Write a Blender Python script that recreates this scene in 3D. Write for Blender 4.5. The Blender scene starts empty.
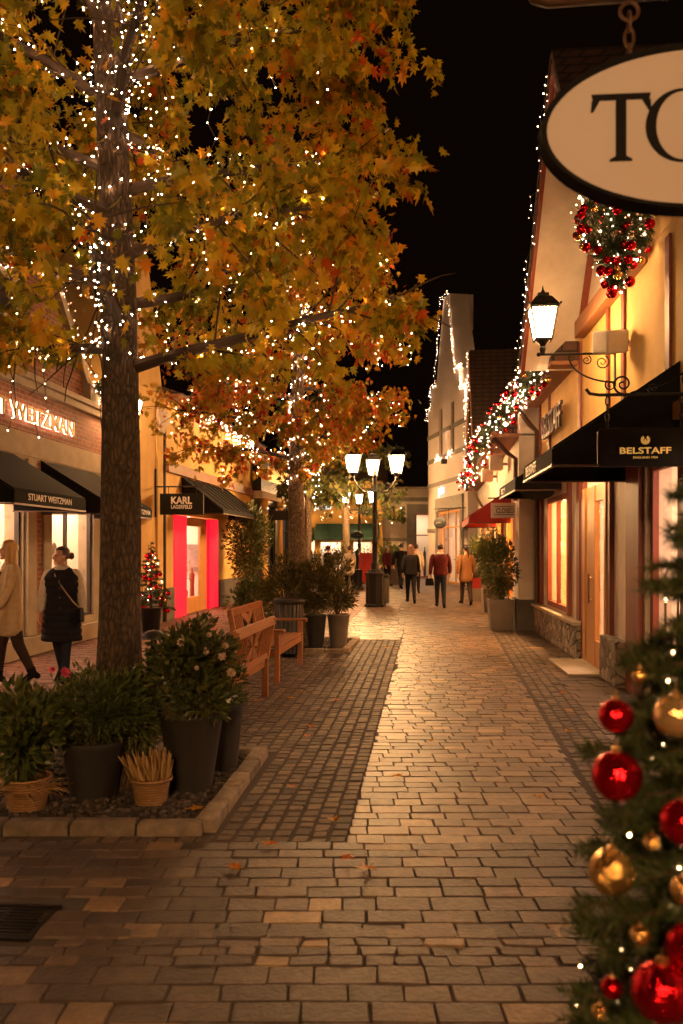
import bpy, math, random
from mathutils import Vector, Matrix, Euler
R = math.radians
rng = random.Random(11)
SC = bpy.context.scene
COL = SC.collection
F = 850.0            # focal length in pixels of the 683 x 1024 frame
CAMZ = 1.65
UP = Vector((0, 0, 1))

# ------------------------------------------------------------------ mesh builder
class MB:
    def __init__(s):
        s.v = []; s.f = []; s.m = []; s.sm = []; s.t = []
    def add(s, vs, fs, mi=0, smooth=False, tint=None):
        o = len(s.v)
        s.v.extend([tuple(p) for p in vs])
        for f in fs:
            s.f.append(tuple(i + o for i in f)); s.m.append(mi); s.sm.append(smooth)
            s.t.append(tint if tint is not None else 0.5)
        return s
    def box(s, x0, x1, y0, y1, z0, z1, mi=0, M=None, tint=None):
        vs = [Vector(p) for p in ((x0,y0,z0),(x1,y0,z0),(x1,y1,z0),(x0,y1,z0),(x0,y0,z1),(x1,y0,z1),(x1,y1,z1),(x0,y1,z1))]
        if M is not None: vs = [M @ p for p in vs]
        return s.add(vs, ((0,3,2,1),(4,5,6,7),(0,1,5,4),(1,2,6,5),(2,3,7,6),(3,0,4,7)), mi, False, tint)
    def bar(s, p0, p1, w, h, mi=0, up=UP):
        p0 = Vector(p0); p1 = Vector(p1); d = p1 - p0; L = d.length
        if L < 1e-6: return s
        d.normalize(); side = d.cross(up)
        if side.length < 1e-4: side = d.cross(Vector((0,1,0)))
        side.normalize(); u = side.cross(d)
        M = Matrix((( d.x, side.x, u.x, p0.x),(d.y, side.y, u.y, p0.y),(d.z, side.z, u.z, p0.z),(0,0,0,1)))
        return s.box(0, L, -w/2, w/2, -h/2, h/2, mi, M)
    def tube(s, pts, rad, n=8, mi=0, cap=True, smooth=True, tint=None):
        pts = [Vector(p) for p in pts]
        if not hasattr(rad, '__len__'): rad = [rad]*len(pts)
        vs = []; fs = []; pu = None
        for i, p in enumerate(pts):
            d = (pts[min(i+1, len(pts)-1)] - pts[max(i-1, 0)])
            if d.length < 1e-9: d = Vector((0,0,1))
            d.normalize()
            if pu is None:
                pu = d.cross(Vector((0,0,1)) if abs(d.z) < .9 else Vector((1,0,0))).normalized()
            else:
                pu = (pu - d*pu.dot(d))
                pu = pu.normalized() if pu.length > 1e-6 else d.orthogonal().normalized()
            pv = d.cross(pu)
            for k in range(n):
                a = 2*math.pi*k/n
                vs.append(p + (pu*math.cos(a) + pv*math.sin(a))*rad[i])
        for i in range(len(pts)-1):
            for k in range(n):
                a = i*n+k; b = i*n+(k+1) % n
                fs.append((a, b, b+n, a+n))
        if cap:
            fs.append(tuple(range(n-1, -1, -1))); e = (len(pts)-1)*n
            fs.append(tuple(range(e, e+n)))
        return s.add(vs, fs, mi, smooth, tint)
    def lathe(s, prof, c=(0,0,0), n=20, mi=0, smooth=True, cap=True, sx=1, sy=1):
        c = Vector(c); vs = []; fs = []
        for r, z in prof:
            for k in range(n):
                a = 2*math.pi*k/n
                vs.append(c + Vector((r*math.cos(a)*sx, r*math.sin(a)*sy, z)))
        for i in range(len(prof)-1):
            for k in range(n):
                a = i*n+k; b = i*n+(k+1) % n
                fs.append((a, b, b+n, a+n))
        if cap:
            fs.append(tuple(range(n-1, -1, -1))); e = (len(prof)-1)*n
            fs.append(tuple(range(e, e+n)))
        return s.add(vs, fs, mi, smooth)
    def ball(s, c, r, n=12, m=8, mi=0, M=None, smooth=True, tint=None):
        if not hasattr(r, '__len__'): r = (r, r, r)
        c = Vector(c); vs = []; fs = []
        for j in range(1, m):
            ph = math.pi*j/m
            for k in range(n):
                a = 2*math.pi*k/n
                p = Vector((r[0]*math.sin(ph)*math.cos(a), r[1]*math.sin(ph)*math.sin(a), r[2]*math.cos(ph)))
                if M is not None: p = M @ p
                vs.append(c+p)
        top = Vector((0,0,r[2])); bot = -top
        if M is not None: top = M @ top; bot = M @ bot
        vs.append(c+top); vs.append(c+bot); T = len(vs)-2; B = len(vs)-1
        for j in range(m-2):
            for k in range(n):
                a = j*n+k; b = j*n+(k+1) % n
                fs.append((a, a+n, b+n, b))
        for k in range(n):
            fs.append((T, k, (k+1) % n)); e = (m-2)*n
            fs.append((B, e+(k+1) % n, e+k))
        return s.add(vs, fs, mi, smooth, tint)
    def prism(s, poly, y0, y1, mi=0, axes='xz', smooth=False):
        """poly in two axes, extruded along the third between y0 and y1"""
        n = len(poly)
        def P(a, b, d):
            return (a, d, b) if axes == 'xz' else ((d, a, b) if axes == 'yz' else (a, b, d))
        vs = [P(a, b, y0) for a, b in poly] + [P(a, b, y1) for a, b in poly]
        fs = [tuple(range(n)), tuple(range(2*n-1, n-1, -1))]
        for i in range(n):
            j = (i+1) % n
            fs.append((i, i+n, j+n, j))
        return s.add(vs, fs, mi, smooth)
    def loft(s, rings, mi=0, smooth=True, cap=True):
        n = len(rings[0]); vs = [p for r in rings for p in r]; fs = []
        for i in range(len(rings)-1):
            for k in range(n):
                a = i*n+k; b = i*n+(k+1) % n
                fs.append((a, b, b+n, a+n))
        if cap:
            fs.append(tuple(range(n-1, -1, -1))); e = (len(rings)-1)*n
            fs.append(tuple(range(e, e+n)))
        return s.add(vs, fs, mi, smooth)
    def build(s, name, mats, parent=None, loc=None, rot=None, tint=False, bevel=0, fixn=True):
        me = bpy.data.meshes.new(name)
        me.from_pydata(s.v, [], s.f)
        if not isinstance(mats, (list, tuple)): mats = [mats]
        for m in mats: me.materials.append(m)
        me.polygons.foreach_set('material_index', s.m)
        me.polygons.foreach_set('use_smooth', s.sm)
        if tint:
            at = me.attributes.new('tint', 'FLOAT', 'FACE'); at.data.foreach_set('value', s.t)
        me.update()
        if fixn and len(s.f) < 60000:
            import bmesh
            bm = bmesh.new(); bm.from_mesh(me)
            bmesh.ops.recalc_face_normals(bm, faces=bm.faces); bm.to_mesh(me); bm.free()
        if any(s.sm): me.set_sharp_from_angle(angle=R(42))
        o = bpy.data.objects.new(name, me); COL.objects.link(o)
        if parent is not None: o.parent = parent
        if loc is not None: o.location = loc
        if rot is not None: o.rotation_euler = rot
        if bevel:
            b = o.modifiers.new('Bevel', 'BEVEL'); b.width = bevel; b.segments = 2; b.limit_method = 'ANGLE'; b.angle_limit = R(50)
        return o

def tag(o, label=None, cat=None, group=None, kind=None):
    if label: o['label'] = label
    if cat: o['category'] = cat
    if group: o['group'] = group
    if kind: o['kind'] = kind
    return o
def empty(name, loc, rz=0, label=None, cat=None, group=None):
    o = bpy.data.objects.new(name, None); COL.objects.link(o)
    o.empty_display_size = .2; o.location = loc; o.rotation_euler = (0, 0, rz)
    return tag(o, label, cat, group)
def copy_tree(o, parent=None):
    c = o.copy(); COL.objects.link(c); c.parent = parent
    for ch in [k for k in bpy.data.objects if k.parent == o]: copy_tree(ch, c)
    return c
def gx(px, t): return (px - 341.5)/F*t
def gz(py, t): return CAMZ + (548 - py)/F*t
def gt(py): return CAMZ*F/(py - 548)

# ------------------------------------------------------------------ materials
class NT:
    def __init__(s, name):
        s.mat = bpy.data.materials.new(name); s.mat.use_nodes = True
        s.t = s.mat.node_tree; s.b = s.t.nodes['Principled BSDF']; s.out = s.t.nodes['Material Output']
    def n(s, ty, **kw):
        nd = s.t.nodes.new(ty)
        for k, v in kw.items():
            if k in nd.inputs: nd.inputs[k].default_value = v
            else: setattr(nd, k, v)
        return nd
    def l(s, a, b): s.t.links.new(a, b)
def c4(c): return (c[0], c[1], c[2], 1)
def mat(name, col, rough=.6, metal=0, bump=None, var=None, stretch=(1,1,1), sheen=0, coat=0, spec=None):
    """bump=(scale, strength, distance)  var=(scale, second colour)"""
    n = NT(name); b = n.b
    b.inputs['Base Color'].default_value = c4(col); b.inputs['Roughness'].default_value = rough
    b.inputs['Metallic'].default_value = metal
    if sheen: b.inputs['Sheen Weight'].default_value = sheen
    if coat: b.inputs['Coat Weight'].default_value = coat
    if spec is not None: b.inputs['Specular IOR Level'].default_value = spec
    tc = n.n('ShaderNodeTexCoord'); mp = n.n('ShaderNodeMapping'); mp.inputs['Scale'].default_value = stretch
    n.l(tc.outputs['Object'], mp.inputs['Vector'])
    if var:
        ns = n.n('ShaderNodeTexNoise', Scale=var[0], Detail=6.0, Roughness=.62)
        n.l(mp.outputs[0], ns.inputs['Vector'])
        cr = n.n('ShaderNodeValToRGB'); cr.color_ramp.elements[0].position = .35; cr.color_ramp.elements[1].position = .7
        cr.color_ramp.elements[0].color = c4(col); cr.color_ramp.elements[1].color = c4(var[1])
        n.l(ns.outputs['Fac'], cr.inputs['Fac']); n.l(cr.outputs[0], b.inputs['Base Color'])
    if bump:
        nb = n.n('ShaderNodeTexNoise', Scale=bump[0], Detail=5.0, Roughness=.6)
        n.l(mp.outputs[0], nb.inputs['Vector'])
        bp = n.n('ShaderNodeBump', Strength=bump[1], Distance=bump[2] if len(bump) > 2 else .01)
        n.l(nb.outputs['Fac'], bp.inputs['Height']); n.l(bp.outputs[0], b.inputs['Normal'])
    return n.mat
def emis(name, col, strength):
    n = NT(name); b = n.b
    b.inputs['Base Color'].default_value = c4([min(1, c*.8) for c in col]); b.inputs['Roughness'].default_value = .4
    b.inputs['Emission Color'].default_value = c4(col); b.inputs['Emission Strength'].default_value = strength
    return n.mat
def emis_var(name, col, strength):
    """every bulb of a string burns a little differently"""
    m = emis(name, col, strength); t = m.node_tree
    g = t.nodes.new('ShaderNodeNewGeometry'); oi = t.nodes.new('ShaderNodeObjectInfo')
    ad = t.nodes.new('ShaderNodeMath'); ad.operation = 'ADD'; fr = t.nodes.new('ShaderNodeMath'); fr.operation = 'FRACT'
    t.links.new(g.outputs['Random Per Island'], ad.inputs[0]); t.links.new(oi.outputs['Random'], ad.inputs[1]); t.links.new(ad.outputs[0], fr.inputs[0])
    pw = t.nodes.new('ShaderNodeMath'); pw.operation = 'POWER'; pw.inputs[1].default_value = 2.2; t.links.new(fr.outputs[0], pw.inputs[0])
    ma = t.nodes.new('ShaderNodeMath'); ma.operation = 'MULTIPLY_ADD'; ma.inputs[1].default_value = strength*2.2; ma.inputs[2].default_value = strength*.06
    t.links.new(pw.outputs[0], ma.inputs[0]); t.links.new(ma.outputs[0], t.nodes['Principled BSDF'].inputs['Emission Strength'])
    return m
def ramp_mat(name, stops, rough=.6, transl=0.0, bump=None, spec=.3, attr='tint', noise=None):
    """colour from the per-face 'tint' attribute: each leaf / stone has its own colour"""
    n = NT(name); b = n.b
    at = n.n('ShaderNodeAttribute'); at.attribute_name = attr
    cr = n.n('ShaderNodeValToRGB'); els = cr.color_ramp.elements
    while len(els) < len(stops): els.new(.5)
    for e, (p, c) in zip(els, stops): e.position = p; e.color = c4(c)
    n.l(at.outputs['Fac'], cr.inputs['Fac'])
    colout = cr.outputs[0]
    tc = n.n('ShaderNodeTexCoord')
    if noise:
        ns = n.n('ShaderNodeTexNoise', Scale=noise[0], Detail=7.0, Roughness=.65); n.l(tc.outputs['Object'], ns.inputs['Vector'])
        rg = n.n('ShaderNodeMapRange'); rg.inputs['From Min'].default_value = .3; rg.inputs['From Max'].default_value = .75
        rg.inputs['To Min'].default_value = 1-noise[1]; rg.inputs['To Max'].default_value = 1+noise[1]
        n.l(ns.outputs['Fac'], rg.inputs['Value'])
        mx = n.n('ShaderNodeMix'); mx.data_type = 'RGBA'; mx.blend_type = 'MULTIPLY'; mx.inputs['Factor'].default_value = 1
        n.l(colout, mx.inputs['A']); n.l(rg.outputs[0], mx.inputs['B']); colout = mx.outputs['Result']
    n.l(colout, b.inputs['Base Color']); b.inputs['Roughness'].default_value = rough
    b.inputs['Specular IOR Level'].default_value = spec
    if bump:
        nb = n.n('ShaderNodeTexNoise', Scale=bump[0], Detail=6.0, Roughness=.65); n.l(tc.outputs['Object'], nb.inputs['Vector'])
        bp = n.n('ShaderNodeBump', Strength=bump[1], Distance=bump[2]); n.l(nb.outputs['Fac'], bp.inputs['Height'])
        n.l(bp.outputs[0], b.inputs['Normal'])
    if transl:
        tr = n.n('ShaderNodeBsdfTranslucent'); n.l(colout, tr.inputs['Color'])
        ms = n.n('ShaderNodeMixShader'); ms.inputs[0].default_value = transl
        n.l(b.outputs[0], ms.inputs[1]); n.l(tr.outputs[0], ms.inputs[2]); n.l(ms.outputs[0], n.out.inputs['Surface'])
    return n.mat
def brick_mat(name, c1, c2, mortar, w=.22, h=.075, ms=.01):
    n = NT(name); b = n.b
    tc = n.n('ShaderNodeTexCoord'); sp = n.n('ShaderNodeSeparateXYZ'); n.l(tc.outputs['Object'], sp.inputs[0])
    ad = n.n('ShaderNodeMath', operation='ADD'); n.l(sp.outputs[0], ad.inputs[0]); n.l(sp.outputs[1], ad.inputs[1])
    cb = n.n('ShaderNodeCombineXYZ'); n.l(ad.outputs[0], cb.inputs[0]); n.l(sp.outputs[2], cb.inputs[1])
    br = n.n('ShaderNodeTexBrick', Scale=1.0); br.inputs['Brick Width'].default_value = w; br.inputs['Row Height'].default_value = h
    br.inputs['Mortar Size'].default_value = ms; br.inputs['Mortar Smooth'].default_value = .2
    br.inputs['Color1'].default_value = c4(c1); br.inputs['Color2'].default_value = c4(c2); br.inputs['Mortar'].default_value = c4(mortar)
    n.l(cb.outputs[0], br.inputs['Vector'])
    ns = n.n('ShaderNodeTexNoise', Scale=9.0, Detail=5.0); n.l(tc.outputs['Object'], ns.inputs['Vector'])
    mx = n.n('ShaderNodeMix'); mx.data_type = 'RGBA'; mx.blend_type = 'OVERLAY'; mx.inputs['Factor'].default_value = .5
    n.l(br.outputs['Color'], mx.inputs['A']); n.l(ns.outputs['Fac'], mx.inputs['B']); n.l(mx.outputs['Result'], b.inputs['Base Color'])
    bp = n.n('ShaderNodeBump', Strength=.7, Distance=.008); bp.invert = True; n.l(br.outputs['Fac'], bp.inputs['Height']); n.l(bp.outputs[0], b.inputs['Normal'])
    b.inputs['Roughness'].default_value = .85
    return n.mat
def rubble_mat(name):
    n = NT(name); b = n.b
    tc = n.n('ShaderNodeTexCoord'); mp = n.n('ShaderNodeMapping'); mp.inputs['Scale'].default_value = (5.2, 5.2, 7.5); n.l(tc.outputs['Object'], mp.inputs[0])
    v1 = n.n('ShaderNodeTexVoronoi', Scale=1.0); n.l(mp.outputs[0], v1.inputs['Vector'])
    v2 = n.n('ShaderNodeTexVoronoi', Scale=1.0); v2.feature = 'DISTANCE_TO_EDGE'; n.l(mp.outputs[0], v2.inputs['Vector'])
    sp = n.n('ShaderNodeSeparateColor'); n.l(v1.outputs['Color'], sp.inputs[0])
    cr = n.n('ShaderNodeValToRGB'); e = cr.color_ramp.elements; e[0].color = (.13,.10,.075,1); e[1].color = (.4,.33,.25,1); n.l(sp.outputs[0], cr.inputs[0])
    ed = n.n('ShaderNodeMapRange'); ed.inputs['From Max'].default_value = .09; n.l(v2.outputs['Distance'], ed.inputs[0])
    mx = n.n('ShaderNodeMix'); mx.data_type = 'RGBA'; mx.inputs['A'].default_value = (.10,.085,.07,1); n.l(ed.outputs[0], mx.inputs['Factor']); n.l(cr.outputs[0], mx.inputs['B'])
    n.l(mx.outputs['Result'], b.inputs['Base Color']); b.inputs['Roughness'].default_value = .85
    ns = n.n('ShaderNodeTexNoise', Scale=30.0, Detail=4.0); n.l(tc.outputs['Object'], ns.inputs['Vector'])
    a = n.n('ShaderNodeMath', operation='MULTIPLY_ADD'); a.inputs[1].default_value = .25; n.l(ns.outputs['Fac'], a.inputs[0]); n.l(ed.outputs[0], a.inputs[2])
    bp = n.n('ShaderNodeBump', Strength=.8, Distance=.03); n.l(a.outputs[0], bp.inputs['Height']); n.l(bp.outputs[0], b.inputs['Normal'])
    return n.mat
def bark_mat(name, c1, c2):
    n = NT(name); b = n.b
    tc = n.n('ShaderNodeTexCoord'); mp = n.n('ShaderNodeMapping'); mp.inputs['Scale'].default_value = (36, 36, 11); n.l(tc.outputs['Object'], mp.inputs[0])
    dn = n.n('ShaderNodeTexNoise', Scale=3.0, Detail=3.0); n.l(tc.outputs['Object'], dn.inputs['Vector'])
    ma = n.n('ShaderNodeVectorMath', operation='MULTIPLY_ADD'); ma.inputs[1].default_value = (4,4,4); n.l(dn.outputs['Color'], ma.inputs[0]); n.l(mp.outputs[0], ma.inputs[2])
    ns = n.n('ShaderNodeTexVoronoi', Scale=1.0); ns.feature = 'DISTANCE_TO_EDGE'; n.l(ma.outputs[0], ns.inputs['Vector'])
    n2 = n.n('ShaderNodeTexNoise', Scale=1.2, Detail=7.0, Roughness=.7); n.l(mp.outputs[0], n2.inputs['Vector'])
    ad = n.n('ShaderNodeMath', operation='MULTIPLY_ADD'); ad.inputs[1].default_value = 1.3; n.l(ns.outputs['Distance'], ad.inputs[0]); n.l(n2.outputs['Fac'], ad.inputs[2])
    cr = n.n('ShaderNodeValToRGB'); e = cr.color_ramp.elements; e[0].position = .45; e[1].position = 1.0; e[0].color = c4(c1); e[1].color = c4(c2)
    n.l(ad.outputs[0], cr.inputs[0]); n.l(cr.outputs[0], b.inputs['Base Color'])
    bp = n.n('ShaderNodeBump', Strength=1.0, Distance=.03); n.l(ad.outputs[0], bp.inputs['Height']); n.l(bp.outputs[0], b.inputs['Normal'])
    b.inputs['Roughness'].default_value = .9
    return n.mat
def glass_mat(name, tintc=(1,1,1), refl=1.0):
    n = NT(name)
    tr = n.n('ShaderNodeBsdfTransparent'); tr.inputs[0].default_value = c4(tintc)
    gl = n.n('ShaderNodeBsdfGlossy'); gl.inputs['Roughness'].default_value = .03
    lw = n.n('ShaderNodeLayerWeight', Blend=.5); pw = n.n('ShaderNodeMath', operation='POWER'); pw.inputs[1].default_value = 4.0
    n.l(lw.outputs['Facing'], pw.inputs[0]); ml = n.n('ShaderNodeMath', operation='MULTIPLY_ADD'); ml.inputs[1].default_value = .6*refl; ml.inputs[2].default_value = .03
    n.l(pw.outputs[0], ml.inputs[0])
    ms = n.n('ShaderNodeMixShader'); n.l(ml.outputs[0], ms.inputs[0]); n.l(tr.outputs[0], ms.inputs[1]); n.l(gl.outputs[0], ms.inputs[2])
    n.l(ms.outputs[0], n.out.inputs['Surface'])
    return n.mat
def weave_mat(name, c1, c2, su=60, sv=70):
    n = NT(name); b = n.b
    tc = n.n('ShaderNodeTexCoord'); sp = n.n('ShaderNodeSeparateXYZ'); n.l(tc.outputs['Object'], sp.inputs[0])
    at = n.n('ShaderNodeMath', operation='ARCTAN2'); n.l(sp.outputs[1], at.inputs[0]); n.l(sp.outputs[0], at.inputs[1])
    cb = n.n('ShaderNodeCombineXYZ'); n.l(at.outputs[0], cb.inputs[0]); n.l(sp.outputs[2], cb.inputs[1])
    br = n.n('ShaderNodeTexBrick', Scale=1.0); br.inputs['Brick Width'].default_value = 6.283/su*2; br.inputs['Row Height'].default_value = 1.0/sv
    br.inputs['Mortar Size'].default_value = .0035; br.inputs['Mortar Smooth'].default_value = 1.0
    br.inputs['Color1'].default_value = c4(c1); br.inputs['Color2'].default_value = c4(c2); br.inputs['Mortar'].default_value = c4([c*.35 for c in c1])
    n.l(cb.outputs[0], br.inputs['Vector']); n.l(br.outputs['Color'], b.inputs['Base Color'])
    bp = n.n('ShaderNodeBump', Strength=.9, Distance=.008); bp.invert = True; n.l(br.outputs['Fac'], bp.inputs['Height']); n.l(bp.outputs[0], b.inputs['Normal'])
    b.inputs['Roughness'].default_value = .7
    return n.mat

LAMPC = (1.0, .52, .19)
M = {}
M['lamp'] = emis('lantern_glow', (1.0, .54, .21), 165)
M['lamp_dim'] = emis('dim_lantern_glow', (1.0, .53, .20), 22)
M['lamp_wall'] = emis('wall_lantern_glow', (1.0, .53, .21), 66)
M['bulb'] = emis_var('fairy_bulb', (1.0, .56, .29), 88)
M['bulb_bright'] = emis_var('fairy_bulb_bright', (1.0, .56, .32), 22)
M['bulb_near'] = emis_var('fairy_bulb_near', (1.0, .56, .24), 30)
M['shop_light'] = emis('shop_light', (1.0, .62, .40), 13)
M['porch_added'] = emis('added_porch_glow', (1.0, .58, .26), 130)  # glow of the downlights added over the oak doorway
M['shop_warm'] = emis('shop_warm_light', (1.0, .55, .22), 30)
M['shop_cool'] = emis('shop_cool_light', (1.0, .74, .54), 6)
M['red_light'] = emis('red_light_box', (1.0, .004, .035), .34)
M['sign_glow'] = emis('sign_backlight', (1.0, .62, .38), 3.0)
M['sign_white'] = emis('sign_white_light', (.85, .92, 1.0), .45)
M['yellow'] = mat('yellow_stucco', (.72, .47, .145), .85, bump=(38, .5, .008), var=(1.6, (.58, .35, .10)))
M['yellow2'] = mat('ochre_stucco', (.70, .42, .10), .85, bump=(50, .35, .006), var=(1.0, (.60, .35, .08)))
M['cream'] = mat('cream_render', (.62, .52, .40), .85, bump=(40, .45, .008), var=(1.8, (.48, .385, .28)))
M['pale'] = mat('pale_render', (.54, .45, .39), .85, bump=(60, .3, .006), var=(.6, (.46, .38, .33)))
M['white'] = mat('white_render', (.68, .59, .49), .8, bump=(40, .45, .008), var=(1.9, (.52, .44, .35)))
M['stone'] = mat('dressed_stone', (.40, .32, .22), .8, bump=(40, .4, .006), var=(4, (.30, .24, .16)))
M['greystone'] = mat('grey_stone', (.22, .19, .155), .8, bump=(40, .4, .006), var=(4, (.16, .14, .115)))
M['plinth'] = mat('dark_plinth', (.10, .085, .07), .7, bump=(40, .4, .006), var=(5, (.07, .06, .05)))
M['brick'] = brick_mat('red_brick', (.30, .085, .04), (.19, .055, .03), (.26, .19, .13))
M['rubble'] = rubble_mat('rubble_stone')
M['timber'] = mat('oxblood_timber', (.21, .045, .022), .55, bump=(30, .3, .004), stretch=(1,1,.15), var=(8, (.15, .03, .016)))
M['beam'] = mat('brown_beam', (.30, .13, .055), .6, bump=(30, .4, .005), stretch=(.2,1,1), var=(6, (.2, .085, .035)))
M['orangewood'] = mat('honey_oak', (.52, .24, .06), .45, bump=(40, .2, .003), stretch=(1,1,.12), var=(9, (.42, .18, .045)))
M['teak'] = mat('oiled_teak', (.34, .125, .035), .48, bump=(60, .3, .003), stretch=(.3,.3,1), var=(14, (.26, .09, .024)))
M['roof'] = brick_mat('roof_tiles', (.085, .04, .026), (.06, .03, .02), (.02, .012, .01), .25, .16, .02)
M['awning'] = mat('black_canvas', (.0045, .004, .0036), .85, bump=(160, .25, .002), spec=.2)
M['awnredf'] = mat('red_canvas', (.30, .018, .016), .85, bump=(160, .25, .002))
M['awngreen'] = mat('green_canvas', (.02, .06, .04), .85, bump=(160, .25, .002))
M['black'] = mat('black_iron', (.016, .014, .013), .42, .6, bump=(90, .2, .002))
M['darkframe'] = mat('dark_frame', (.035, .026, .02), .45, bump=(60, .15, .002))
M['brownmetal'] = mat('brown_metal', (.09, .045, .025), .45, .3)
M['gold'] = mat('gold_metal', (.85, .55, .22), .3, 1.0)
M['bronze'] = mat('bronze_letter', (.30, .19, .08), .5, .6)
M['goldglow'] = emis('glowing_gold', (1.0, .55, .12), .16)  # letters and name band glow faintly by themselves, no lamp behind them
M['goldglow'].node_tree.nodes['Principled BSDF'].inputs['Metallic'].default_value = .4
M['chrome'] = mat('chrome', (.75, .74, .72), .15, 1.0)
M['whitepaint'] = mat('white_lettering', (.8, .76, .7), .5)
M['palesign'] = mat('pale_sign', (.47, .41, .40), .6, bump=(20, .05, .002), var=(2.5, (.46, .375, .35)))
M['signboard'] = mat('dark_signboard', (.011, .008, .0065), .55, bump=(30, .1, .002), var=(6, (.008, .006, .005)), spec=.2)
M['ink'] = mat('black_ink', (.008, .007, .008), .8, spec=.15)
M['glass'] = glass_mat('window_glass')
M['inwall'] = mat('shop_interior', (.78, .68, .56), .8)
M['pipe'] = mat('dark_downpipe', (.05, .032, .024), .4, .4)
M['pot'] = mat('charcoal_pot', (.026, .022, .020), .55, bump=(26, .9, .006), stretch=(1,1,.35), var=(9, (.045, .037, .032)))
M['potbrown'] = mat('brown_planter', (.10, .05, .03), .6, bump=(60, .4, .004), var=(5, (.07, .036, .022)))
M['potgrey'] = mat('grey_planter', (.16, .13, .105), .6, bump=(60, .3, .004), var=(4, (.12, .10, .08)))
M['wicker'] = weave_mat('wicker', (.42, .22, .085), (.30, .15, .055), 56, 60)
M['soil'] = mat('soil', (.035, .022, .014), .95, bump=(60, 1, .02))
M['bark'] = bark_mat('tree_bark', (.032, .019, .011), (.15, .095, .05))
M['bark2'] = bark_mat('pale_tree_bark', (.08, .055, .03), (.30, .21, .12))
M['twig'] = mat('twig_bark', (.06, .036, .02), .85)
M['wire'] = mat('dark_wire', (.02, .015, .012), .6)
M['leaf1'] = ramp_mat('sweetgum_leaf', [(0,(.17,.18,.013)),(.3,(.36,.31,.016)),(.66,(.62,.41,.02)),(.9,(.70,.31,.016)),(1,(.56,.10,.012))], .42, .5)
M['leaf2'] = ramp_mat('autumn_leaf', [(0,(.22,.20,.016)),(.35,(.44,.29,.02)),(.68,(.56,.25,.018)),(.9,(.52,.11,.014)),(1,(.36,.04,.012))], .45, .42)
M['leaf3'] = ramp_mat('green_tree_leaf', [(0,(.03,.045,.012)),(.6,(.07,.075,.018)),(1,(.14,.11,.02))], .5, .3)
M['shrub'] = ramp_mat('shrub_leaf', [(0,(.04,.06,.014)),(.5,(.10,.125,.026)),(.85,(.19,.19,.04)),(1,(.28,.19,.05))], .38, .2, spec=.5)
M['shrub2'] = ramp_mat('glossy_shrub_leaf', [(0,(.03,.045,.012)),(.5,(.075,.085,.02)),(1,(.18,.15,.04))], .33, .2, spec=.55)
M['olive'] = ramp_mat('olive_leaf', [(0,(.05,.055,.018)),(.5,(.12,.10,.03)),(1,(.26,.18,.06))], .5, .25)
M['conifer'] = ramp_mat('conifer_needle', [(0,(.022,.038,.014)),(.6,(.055,.075,.022)),(1,(.13,.11,.032))], .5, .15)
M['petal'] = ramp_mat('pale_petal', [(0,(.40,.27,.18)),(1,(.62,.47,.34))], .6, .3)
M['pink'] = ramp_mat('pink_petal', [(0,(.55,.05,.14)),(1,(.75,.14,.25))], .6, .3)
M['straw'] = ramp_mat('dry_straw', [(0,(.26,.14,.05)),(.5,(.42,.25,.09)),(1,(.58,.38,.15))], .75, .2)
M['bred'] = mat('red_bauble', (.66, .006, .016), .06, .9, bump=(34, .45, .012))
M['bredglit'] = mat('red_glitter', (.74, .008, .02), .10, .95, bump=(60, .4, .01))
M['bgold'] = mat('gold_bauble', (.90, .55, .18), .08, .95, bump=(60, .6, .012))
M['bclear'] = mat('amber_glass_bauble', (.80, .50, .22), .1, .75, bump=(30, .5, .01))
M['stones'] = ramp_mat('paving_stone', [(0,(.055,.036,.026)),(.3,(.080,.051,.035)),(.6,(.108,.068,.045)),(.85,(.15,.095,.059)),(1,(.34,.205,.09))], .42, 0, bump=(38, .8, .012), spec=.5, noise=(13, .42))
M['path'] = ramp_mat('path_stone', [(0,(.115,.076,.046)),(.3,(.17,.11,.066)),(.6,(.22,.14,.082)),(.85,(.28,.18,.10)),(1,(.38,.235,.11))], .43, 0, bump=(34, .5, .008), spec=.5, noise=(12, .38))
M['cobble'] = ramp_mat('cobble_sett', [(0,(.07,.048,.033)),(.5,(.108,.073,.048)),(1,(.17,.113,.07))], .62, 0, bump=(55, .8, .008), spec=.4, noise=(14, .35))
M['redbrickpave'] = ramp_mat('clinker_paver', [(0,(.13,.06,.04)),(.5,(.19,.085,.055)),(1,(.26,.13,.085))], .55, 0, bump=(60, .5, .006), spec=.4, noise=(10, .3))
M['grout'] = mat('joint_sand', (.06, .044, .032), .95, bump=(120, .6, .006))
M['gravel'] = ramp_mat('lava_gravel', [(0,(.028,.022,.018)),(.7,(.065,.05,.04)),(1,(.15,.11,.08))], .8, 0, bump=(90,.6,.006))
M['kerb'] = ramp_mat('kerb_stone', [(0,(.16,.12,.085)),(1,(.30,.22,.145))], .7, 0, bump=(45, .9, .012), noise=(12, .4))
M['skin'] = mat('skin', (.50, .27, .17), .5, bump=(120, .1, .002))
M['greybin'] = mat('bin_slat', (.07, .065, .06), .45, .4)
# ------------------------------------------------------------------ ground and paving
def struct(o): return tag(o, kind='structure')
g = MB(); g.add([(-70,-25,-.009),(70,-25,-.009),(70,120,-.009),(-70,120,-.009)], [(0,1,2,3)])
struct(g.build('ground', M['grout']))

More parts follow.
